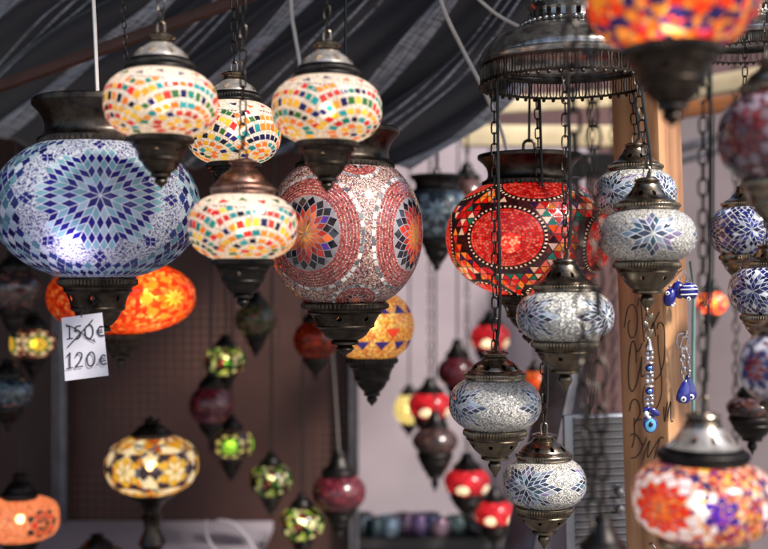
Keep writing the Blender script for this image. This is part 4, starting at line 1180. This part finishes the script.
# ------------------------------------------------------------------ cables crossing the awning
def cable(pts, label, r=.0028, m='white_cord'):
    bm = bmesh.new()
    tube(bm, smooth_line(pts, 8), r, 6)
    o = obj('white_cable' if m == 'white_cord' else 'cable', bm, M[m])
    return tag(o, label, 'cable', 'white cables under the awning')
cable([P(426, -60, 1.8), P(442, 4, 1.82), P(462, 48, 1.86), P(486, 95, 1.9), P(503, 136, 1.95), P(512, 180, 2.0)], 'long white cable slanting down from the awning to the chandelier', .0034)
cable([P(289, -120, 1.9), P(291, 0, 1.9), P(295, 35, 1.9), P(300, 66, 1.9), P(304, 120, 1.9)], 'short white cable dropping behind the lamp above the pink globe', .0034)
cable([P(450, -30, 1.82), P(484, 4, 1.84), P(510, 22, 1.88), P(560, 44, 1.92), P(610, 60, 1.96)], 'thin white cable at the top, running behind the chandelier crown', .003)

# ------------------------------------------------------------------ awning cloth
def cloth_mat():
    m, nt, out = new_mat('striped awning cloth')
    L = nt.links.new
    uv = N(nt, 'ShaderNodeUVMap', uv_map='UVMap')
    sx = N(nt, 'ShaderNodeSeparateXYZ'); L(uv.outputs[0], sx.inputs[0])
    mu = N(nt, 'ShaderNodeMath', operation='MULTIPLY'); mu.inputs[1].default_value = 6.2; L(sx.outputs[1], mu.inputs[0])
    # wobble of the weave
    mp = N(nt, 'ShaderNodeMapping'); mp.inputs['Scale'].default_value = (9, 300, 1); L(uv.outputs[0], mp.inputs[0])
    nz = N(nt, 'ShaderNodeTexNoise', i_Scale=1.0, i_Detail=4.0, i_Roughness=.7); L(mp.outputs[0], nz.inputs['Vector'])
    mp2 = N(nt, 'ShaderNodeMapping'); mp2.inputs['Scale'].default_value = (160, 12, 1); L(uv.outputs[0], mp2.inputs[0])
    n2 = N(nt, 'ShaderNodeTexNoise', i_Scale=1.0, i_Detail=4.0, i_Roughness=.7); L(mp2.outputs[0], n2.inputs['Vector'])
    fr = N(nt, 'ShaderNodeMath', operation='FRACT'); L(mu.outputs[0], fr.inputs[0])
    D = 0.0; 
    rp = ramp(nt, [(0, 0, 0, 1), (1, 1, 1, 1), (0, 0, 0, 1), (1, 1, 1, 1), (0, 0, 0, 1), (1, 1, 1, 1), (0, 0, 0, 1), (1, 1, 1, 1), (0, 0, 0, 1)], 'CONSTANT',
              [0, .10, .26, .55, .57, .63, .65, .71, .73])
    L(fr.outputs[0], rp.inputs['Fac'])
    slub = N(nt, 'ShaderNodeMix', data_type='FLOAT'); slub.inputs[0].default_value = .5
    L(nz.outputs['Fac'], slub.inputs[2]); L(n2.outputs['Fac'], slub.inputs[3])
    mr = N(nt, 'ShaderNodeMapRange', i_1=.43, i_2=.57, i_3=.06, i_4=1.0); L(slub.outputs[0], mr.inputs[0])
    mm = N(nt, 'ShaderNodeMath', operation='MULTIPLY'); L(rp.outputs[0], mm.inputs[0]); L(mr.outputs[0], mm.inputs[1])
    mx = N(nt, 'ShaderNodeMix', data_type='RGBA'); L(mm.outputs[0], mx.inputs[0])
    base = ramp(nt, [(.008, .009, .017, 1), (.02, .023, .037, 1)], 'LINEAR'); L(n2.outputs['Fac'], base.inputs['Fac'])
    L(base.outputs[0], mx.inputs[6]); mx.inputs[7].default_value = (.44, .48, .58, 1)
    pb = N(nt, 'ShaderNodeBsdfPrincipled'); pb.inputs['Roughness'].default_value = .85; pb.inputs['Sheen Weight'].default_value = .25
    L(mx.outputs[2], pb.inputs['Base Color'])
    bp = N(nt, 'ShaderNodeBump', i_Strength=.3, i_Distance=.002); L(slub.outputs[0], bp.inputs['Height']); L(bp.outputs[0], pb.inputs['Normal'])
    L(pb.outputs[0], out.inputs[0])
    return m
bm = bmesh.new()
uvl = bm.loops.layers.uv.new('UVMap')
NU, NV = 70, 190
gr = []
for i in range(NU + 1):
    row = []
    for j in range(NV + 1):
        u, v = i / NU, j / NV
        T = Vector((-190 + 850 * v, -130)); B = Vector((-440 + 850 * v, 110 + 62 * v ** 1.5)); Mi = (T + B) / 2 + Vector((18 + 30 * v, 22 + 34 * v))
        p = T * (1 - u) ** 2 + Mi * 2 * u * (1 - u) + B * u * u
        fold = 13 * math.sin(v * 27 + 2.2 * math.sin(u * 4.1 + v * 3)) * (.2 + u) + 6 * math.sin(v * 71 + u * 5) * (.2 + u) + 9 * math.sin(u * 8 + v * 11 + 2 * math.sin(v * 6)) + 3 * math.sin(v * 140 + u * 17)
        d_ = 1.84 + .62 * u + .0035 * fold + .08 * v * (1 - v)
        p.y += fold * .55
        row.append((bm.verts.new(P(p.x, p.y, d_)), (u, v)))
    gr.append(row)
for i in range(NU):
    for j in range(NV):
        qd = (gr[i][j], gr[i + 1][j], gr[i + 1][j + 1], gr[i][j + 1])
        f = bm.faces.new([x[0] for x in qd])
        for l, x in zip(f.loops, qd): l[uvl].uv = x[1]
o = obj('awning_cloth', bm, cloth_mat(), None, sharp=180)
sm = o.modifiers.new('thick', 'SOLIDIFY'); sm.thickness = .002
tag(o, 'dark striped cloth sagging under the stall roof behind the lamps', 'awning')

# unseen canvas slab added to block the sky, cut back to let sun in
bm = bmesh.new()
box(bm, -3.2, .78, 1.05, 2.45, 2.5, 2.506)
box(bm, -3.2, .2, 2.45, 5.3, 2.5, 2.506)
tag(obj('shading_roof', bm, M['dark'], None, smooth=False), 'unseen dark canvas slab added overhead to block the sky light', 'roof')

# ------------------------------------------------------------------ boards, walls, uprights
def board_mat():
    m, nt, out = new_mat('brown perforated board')
    L = nt.links.new
    tc = N(nt, 'ShaderNodeTexCoord')
    mp = N(nt, 'ShaderNodeMapping'); mp.inputs['Scale'].default_value = (1 / .028, 1, 1 / .0265); L(tc.outputs['Object'], mp.inputs[0])
    fr = N(nt, 'ShaderNodeVectorMath', operation='FRACTION'); L(mp.outputs[0], fr.inputs[0])
    sb = N(nt, 'ShaderNodeVectorMath', operation='SUBTRACT'); sb.inputs[1].default_value = (.5, 0, .5); L(fr.outputs[0], sb.inputs[0])
    ml = N(nt, 'ShaderNodeVectorMath', operation='MULTIPLY'); ml.inputs[1].default_value = (1, 0, 1); L(sb.outputs[0], ml.inputs[0])
    ln = N(nt, 'ShaderNodeVectorMath', operation='LENGTH'); L(ml.outputs[0], ln.inputs[0])
    lt = N(nt, 'ShaderNodeMapRange', i_1=.2, i_2=.26, i_3=1., i_4=0.); L(ln.outputs['Value'], lt.inputs[0])
    nz = N(nt, 'ShaderNodeTexNoise', i_Scale=2.2, i_Detail=4.0); L(tc.outputs['Object'], nz.inputs['Vector'])
    msk = N(nt, 'ShaderNodeMapRange', i_1=.55, i_2=.68, i_3=.02, i_4=.55); L(nz.outputs['Fac'], msk.inputs[0])
    fa = N(nt, 'ShaderNodeMath', operation='MULTIPLY'); L(lt.outputs[0], fa.inputs[0]); L(msk.outputs[0], fa.inputs[1])
    n3 = N(nt, 'ShaderNodeTexNoise', i_Scale=9, i_Detail=5.0); L(tc.outputs['Object'], n3.inputs['Vector'])
    rp = ramp(nt, [C(50, 25, 20), C(62, 33, 27)], 'LINEAR', [.3, .7]); L(n3.outputs['Fac'], rp.inputs['Fac'])
    mx = N(nt, 'ShaderNodeMix', data_type='RGBA'); L(fa.outputs[0], mx.inputs[0]); L(rp.outputs[0], mx.inputs[6]); mx.inputs[7].default_value = C(112, 82, 64)
    pb = N(nt, 'ShaderNodeBsdfPrincipled'); pb.inputs['Roughness'].default_value = .6; L(mx.outputs[2], pb.inputs['Base Color'])
    L(pb.outputs[0], out.inputs[0])
    return m
BM = board_mat()
BY = 3.42
def xat(px, d): return (px - 384) / F * d
bm = bmesh.new(); box(bm, -2.7, xat(351, BY), BY, BY + .03, 0, 2.5)
tag(obj('display_board', bm, BM, None, smooth=False), 'brown perforated board behind the lamps on the left', 'board')
bm = bmesh.new(); box(bm, -2.74, -2.705, 1.4, 5.25, 0, 2.5)  # side panel out of view, added to keep the interior dark
tag(obj('unseen_side_wall', bm, BM, None, smooth=False), 'unseen brown side panel added on the left to darken the stall', 'wall')
for px, d_, w_, lab in ((61, 3.36, .042, 'grey steel upright on the brown board near the left edge'), (354, 3.38, .03, 'pale steel upright where the brown board meets the pale wall')):
    bm = bmesh.new()
    x = xat(px, d_)
    box(bm, x - w_ / 2, x - w_ / 2 + .009, d_ - .02, d_ + .025, 0, 2.3, bevel=.002)
    box(bm, x + w_ / 2 - .009, x + w_ / 2, d_ - .02, d_ + .025, 0, 2.3, bevel=.002)
    box(bm, x - w_ / 2 + .009, x + w_ / 2 - .009, d_ - .004, d_ + .025, 0, 2.3)
    tag(obj('steel_upright', bm, M['rail'], None, smooth=False), lab, 'upright', 'steel uprights of the stall')
M['wall'] = plain_mat('pale painted wall', C(174, 160, 166), C(158, 144, 152), rough=.7, scale=3, bump=.05)
M['mauve'] = plain_mat('mauve tarpaulin', C(118, 104, 106), C(98, 86, 88), rough=.7, scale=2.5, bump=.1)
M['redwall'] = plain_mat('reddish brown and shaded wall', C(98, 66, 64), C(78, 52, 52), rough=.7, scale=4, bump=.1)  # brown back wall, and the shade painted on the strip beside the post
bm = bmesh.new(); box(bm, xat(330, 4.25), xat(596, 4.25), 4.25, 4.29, 0, 2.16)
tag(obj('pale_wall', bm, M['wall'], None, smooth=False), 'pale lilac wall at the back of the stall', 'wall')
bm = bmesh.new(); box(bm, xat(588, 3.9), xat(640, 3.9), 3.9, 3.93, 0, 1.98)  # no separate cloth: reddish colour stands in for wall lying in shade
tag(obj('shaded_wall_strip', bm, M['redwall'], None, smooth=False), 'dull reddish strip painted as shaded wall between the pale wall and the post', 'sheet')
bm = bmesh.new(); box(bm, xat(640, 3.9) + .002, 3.4, 3.95, 3.99, 0, 2.2)
tag(obj('mauve_wall', bm, M['mauve'], None, smooth=False), 'mauve grey wall at the right, behind the blue lamps', 'wall')
bm = bmesh.new(); box(bm, -3.0, 4.2, 5.2, 5.25, 0, 3.2)
tag(obj('back_wall', bm, M['redwall'], None, smooth=False), 'dark brown wall closing the view above the pale wall', 'wall')

def beam(p0, p1, hh, dd, m, lab, name='wooden_beam'):
    bm = bmesh.new()
    v = p1 - p0
    rot = v.to_track_quat('X', 'Z').to_matrix().to_4x4()
    box(bm, 0, v.length, -dd / 2, dd / 2, -hh / 2, hh / 2, bevel=.003)
    o = obj(name, bm, m, None, smooth=True, sharp=30)
    o.matrix_world = Matrix.Translation(p0) @ rot
    return tag(o, lab, 'beam', 'beams and pipes behind the post')
beam(P(462, 136, 3.2), P(640, 137, 3.2), .062, .05, M['plank'], 'pale wooden beam behind the chains of the chandelier')
beam(P(470, 108, 3.5), P(660, 96, 3.5), .05, .05, M['plank'], 'upper pale beam just below the chandelier rim')
beam(P(520, 166, 3.3), P(632, 166, 3.3), .075, .06, M['dark'], 'dark beam right under the pale one, left of the post')
beam(P(640, 98, 3.0), P(830, 66, 2.8), .05, .06, M['plank'], 'pale beam rising to the right edge above the mauve wall')
beam(P(640, 116, 3.1), P(830, 90, 2.9), .04, .06, M['plank_red'], 'reddish beam under the rising pale one at the right')
beam(P(670, 152, 3.4), P(860, 96, 3.3), .03, .03, M['rail'], 'upper grey pipe slanting up at the right of the post', 'grey_pipe')
beam(P(670, 164, 3.4), P(860, 112, 3.3), .022, .03, M['rail'], 'lower grey pipe slanting up at the right of the post', 'grey_pipe')
M['redpole'] = plain_mat('reddish brown paint', C(84, 50, 38), C(60, 36, 28), rough=.6, scale=14)
beam(P(-60, 108, 2.06), P(420, -66, 1.83), .019, .02, M['redpole'], 'reddish brown pole slanting up under the awning at the upper left', 'awning_pole')
beam(P(380, 137, 3.9), P(500, 134, 3.9), .03, .04, M['wall'], 'white rail along the top of the pale wall', 'white_rail')
M['teal'] = plain_mat('teal cord', C(110, 150, 146), rough=.5)
bm = bmesh.new(); tube(bm, smooth_line([P(694, 292, 1.86), P(693.5, 330, 1.86), P(693, 380, 1.86), P(694, 470, 1.86), P(695, 600, 1.86)]), .0032, 8); tube(bm, [P(694, 292, 1.86), P(690, 262, 1.80)], .002, 8)
tag(obj('teal_cable', bm, M['teal'], None), 'greenish cable running down beside the pine post', 'cable')

for px, py, d_, lab in ((592, 428, 2.9, 'bare dark chain hanging left of the post, the left one behind the ribbed panel'), (613, 410, 3.1, 'bare dark chain hanging close to the left edge of the pine post'), (736, 470, 2.9, 'bare dark chain hanging before the mauve wall, right of the tiny orange lamp')):
    bm = bmesh.new()
    p0 = P(px, py, d_)
    chain(bm, p0, Vector((p0.x, d_, 2.4)), .034, .017, .0026, n=8)
    link_ring(bm, p0 + Vector((0, 0, -.014)), Vector((0, 0, 1)), Vector((1, 0, 0)), .03, .024, .003, n=14)
    tag(obj('hanging_chain', bm, M['chain'], None), lab, 'chain', 'bare chains hanging at the right')

# ------------------------------------------------------------------ counter, shelf and jars
M['counter'] = plain_mat('lilac grey counter top', C(158, 148, 156), C(140, 132, 140), rough=.45, scale=5, bump=.05)
ct = empty('display_table', (-.75, 2.8, 0), 'light grey table at the lower left under the green lamps', 'table')
bm = bmesh.new(); box(bm, -.95, .40, -.55, .58, ZC - .03, ZC, bevel=.004); obj('table_top', bm, M['counter'], ct)
for sx, sy in ((-.88, -.48), (.34, -.48), (-.88, .5), (.34, .5)):
    bm = bmesh.new(); box(bm, sx - .02, sx + .02, sy - .02, sy + .02, 0, ZC - .032); obj('leg', bm, M['rail'], ct, smooth=False)
for (pts, lab) in (([(205, 521), (207, 540), (222, 560)], 'white paper strip standing curled on the table, left one'), ([(216, 520), (234, 524), (252, 545), (262, 570)], 'white paper strip arched on the table, right one')):
    bm = bmesh.new()
    ps = smooth_line([P(x, y, 2.95) for x, y in pts], 6)
    vA = [bm.verts.new(p) for p in ps]; vB = [bm.verts.new(p + Vector((.002, .014, .002))) for p in ps]
    for i in range(len(ps) - 1): bm.faces.new((vA[i], vA[i + 1], vB[i + 1], vB[i]))
    o = obj('paper_strip', bm, M['counter'], None)
    sm = o.modifiers.new('thick', 'SOLIDIFY'); sm.thickness = .003
    tag(o, lab, 'paper strip')
SY = 3.7
sz = P(0, 531, SY).z
sh = empty('shelf_unit', (xat(430, SY), SY, 0), 'dark shelf with a row of glass candle jars on top', 'shelf')
bm = bmesh.new(); box(bm, xat(334, SY) - xat(430, SY), xat(530, SY) - xat(430, SY), -.12, .14, sz - .03, sz); obj('shelf_board', bm, M['dark'], sh, smooth=False)
bm = bmesh.new()
box(bm, xat(338, SY) - xat(430, SY), xat(526, SY) - xat(430, SY), -.08, .12, 0, sz - .032); obj('cabinet', bm, M['dark'], sh, smooth=False)
def jar_mat(name, c):
    return plain_mat(name, c, tuple(x * .45 for x in c[:3]) + (1,), rough=.12, scale=60, bump=.3, coat=.7, metal=.6)
js = [(345, 'smoky grey', C(60, 60, 70)), (362, 'slate', C(90, 96, 110)), (389, 'pale blue', C(120, 140, 160)), (418, 'violet', C(110, 84, 130)), (438, 'pinkish', C(140, 110, 126)), (455, 'green grey', C(84, 104, 104)), (474, 'charcoal', C(50, 48, 54)), (503, 'brownish', C(84, 62, 60)), (375, 'dark teal', C(40, 64, 70)), (404, 'dusky plum', C(76, 52, 80)), (429, 'ink blue', C(44, 50, 90)), (488, 'rose grey', C(120, 92, 98))]
for px, cn, cv in js:
    w_ = rnd.uniform(10.5, 12.5) * SY / F
    bm = bmesh.new()
    lathe(bm, [(.0, 0), (.6, 0), (.9, .12), (1.0, .5), (1.02, .9), (.9, 1.35), (.82, 1.5), (.88, 1.62), (.8, 1.62), (.76, 1.45), (.85, .9), (.8, .15), (0, .1)], 28, scale=w_)
    o = obj('candle_jar', bm, jar_mat(cn + ' glass', cv), None, loc=(xat(px, SY), SY - .06 + rnd.uniform(-.02, .02), sz + .001))
    tag(o, cn + ' glass candle jar in the row on the dark shelf', 'jar', 'candle jars on the shelf')

# ------------------------------------------------------------------ ground
M['ground'] = plain_mat('street paving', C(120, 116, 112), C(96, 92, 90), rough=.8, scale=3, bump=.2)
bm = bmesh.new()
vs = [bm.verts.new(p) for p in ((-300, -300, 0), (300, -300, 0), (300, 300, 0), (-300, 300, 0))]
bm.faces.new(vs)
tag(obj('ground', bm, M['ground'], None, smooth=False), kind='structure')

# ------------------------------------------------------------------ light, camera
SUN_EL, SUN_AZ = R(44), R(132)      # azimuth clockwise from +Y: behind the camera, a little to the right
w = bpy.data.worlds.new('World'); S.world = w; w.use_nodes = True
nt = w.node_tree; nt.nodes.clear()
sky = nt.nodes.new('ShaderNodeTexSky'); sky.sky_type = 'NISHITA'; sky.sun_disc = False
sky.sun_elevation = SUN_EL; sky.sun_rotation = SUN_AZ; sky.air_density = 1.0; sky.dust_density = 2.0
bg = nt.nodes.new('ShaderNodeBackground'); bg.inputs[1].default_value = .115
ow = nt.nodes.new('ShaderNodeOutputWorld')
nt.links.new(sky.outputs[0], bg.inputs[0]); nt.links.new(bg.outputs[0], ow.inputs[0])
sl = bpy.data.lights.new('sun', 'SUN'); sl.energy = 3.4; sl.angle = R(8); sl.color = (1, .95, .88)
so = bpy.data.objects.new('sun', sl); COL.objects.link(so)
sd = Vector((math.sin(SUN_AZ) * math.cos(SUN_EL), math.cos(SUN_AZ) * math.cos(SUN_EL), math.sin(SUN_EL)))
so.rotation_euler = sd.to_track_quat('Z', 'Y').to_euler()

cam = bpy.data.cameras.new('camera'); co = bpy.data.objects.new('camera', cam); COL.objects.link(co)
co.location = (0, 0, EYE); co.rotation_euler = (R(90), 0, 0)
cam.sensor_width = 36; cam.lens = 36 * F / 768
cam.clip_start = .05; cam.clip_end = 1000
cam.dof.use_dof = True; cam.dof.focus_distance = 1.53; cam.dof.aperture_fstop = 2.8
S.camera = co
S.view_settings.view_transform = 'Standard'; S.view_settings.look = 'None'
S.view_settings.exposure = .85; S.view_settings.gamma = 1; S.view_settings.use_curve_mapping = False
S.render.engine = 'CYCLES'
S.cycles.use_denoising = True
S.cycles.max_bounces = 8; S.cycles.transparent_max_bounces = 12
S.cycles.sample_clamp_indirect = 6
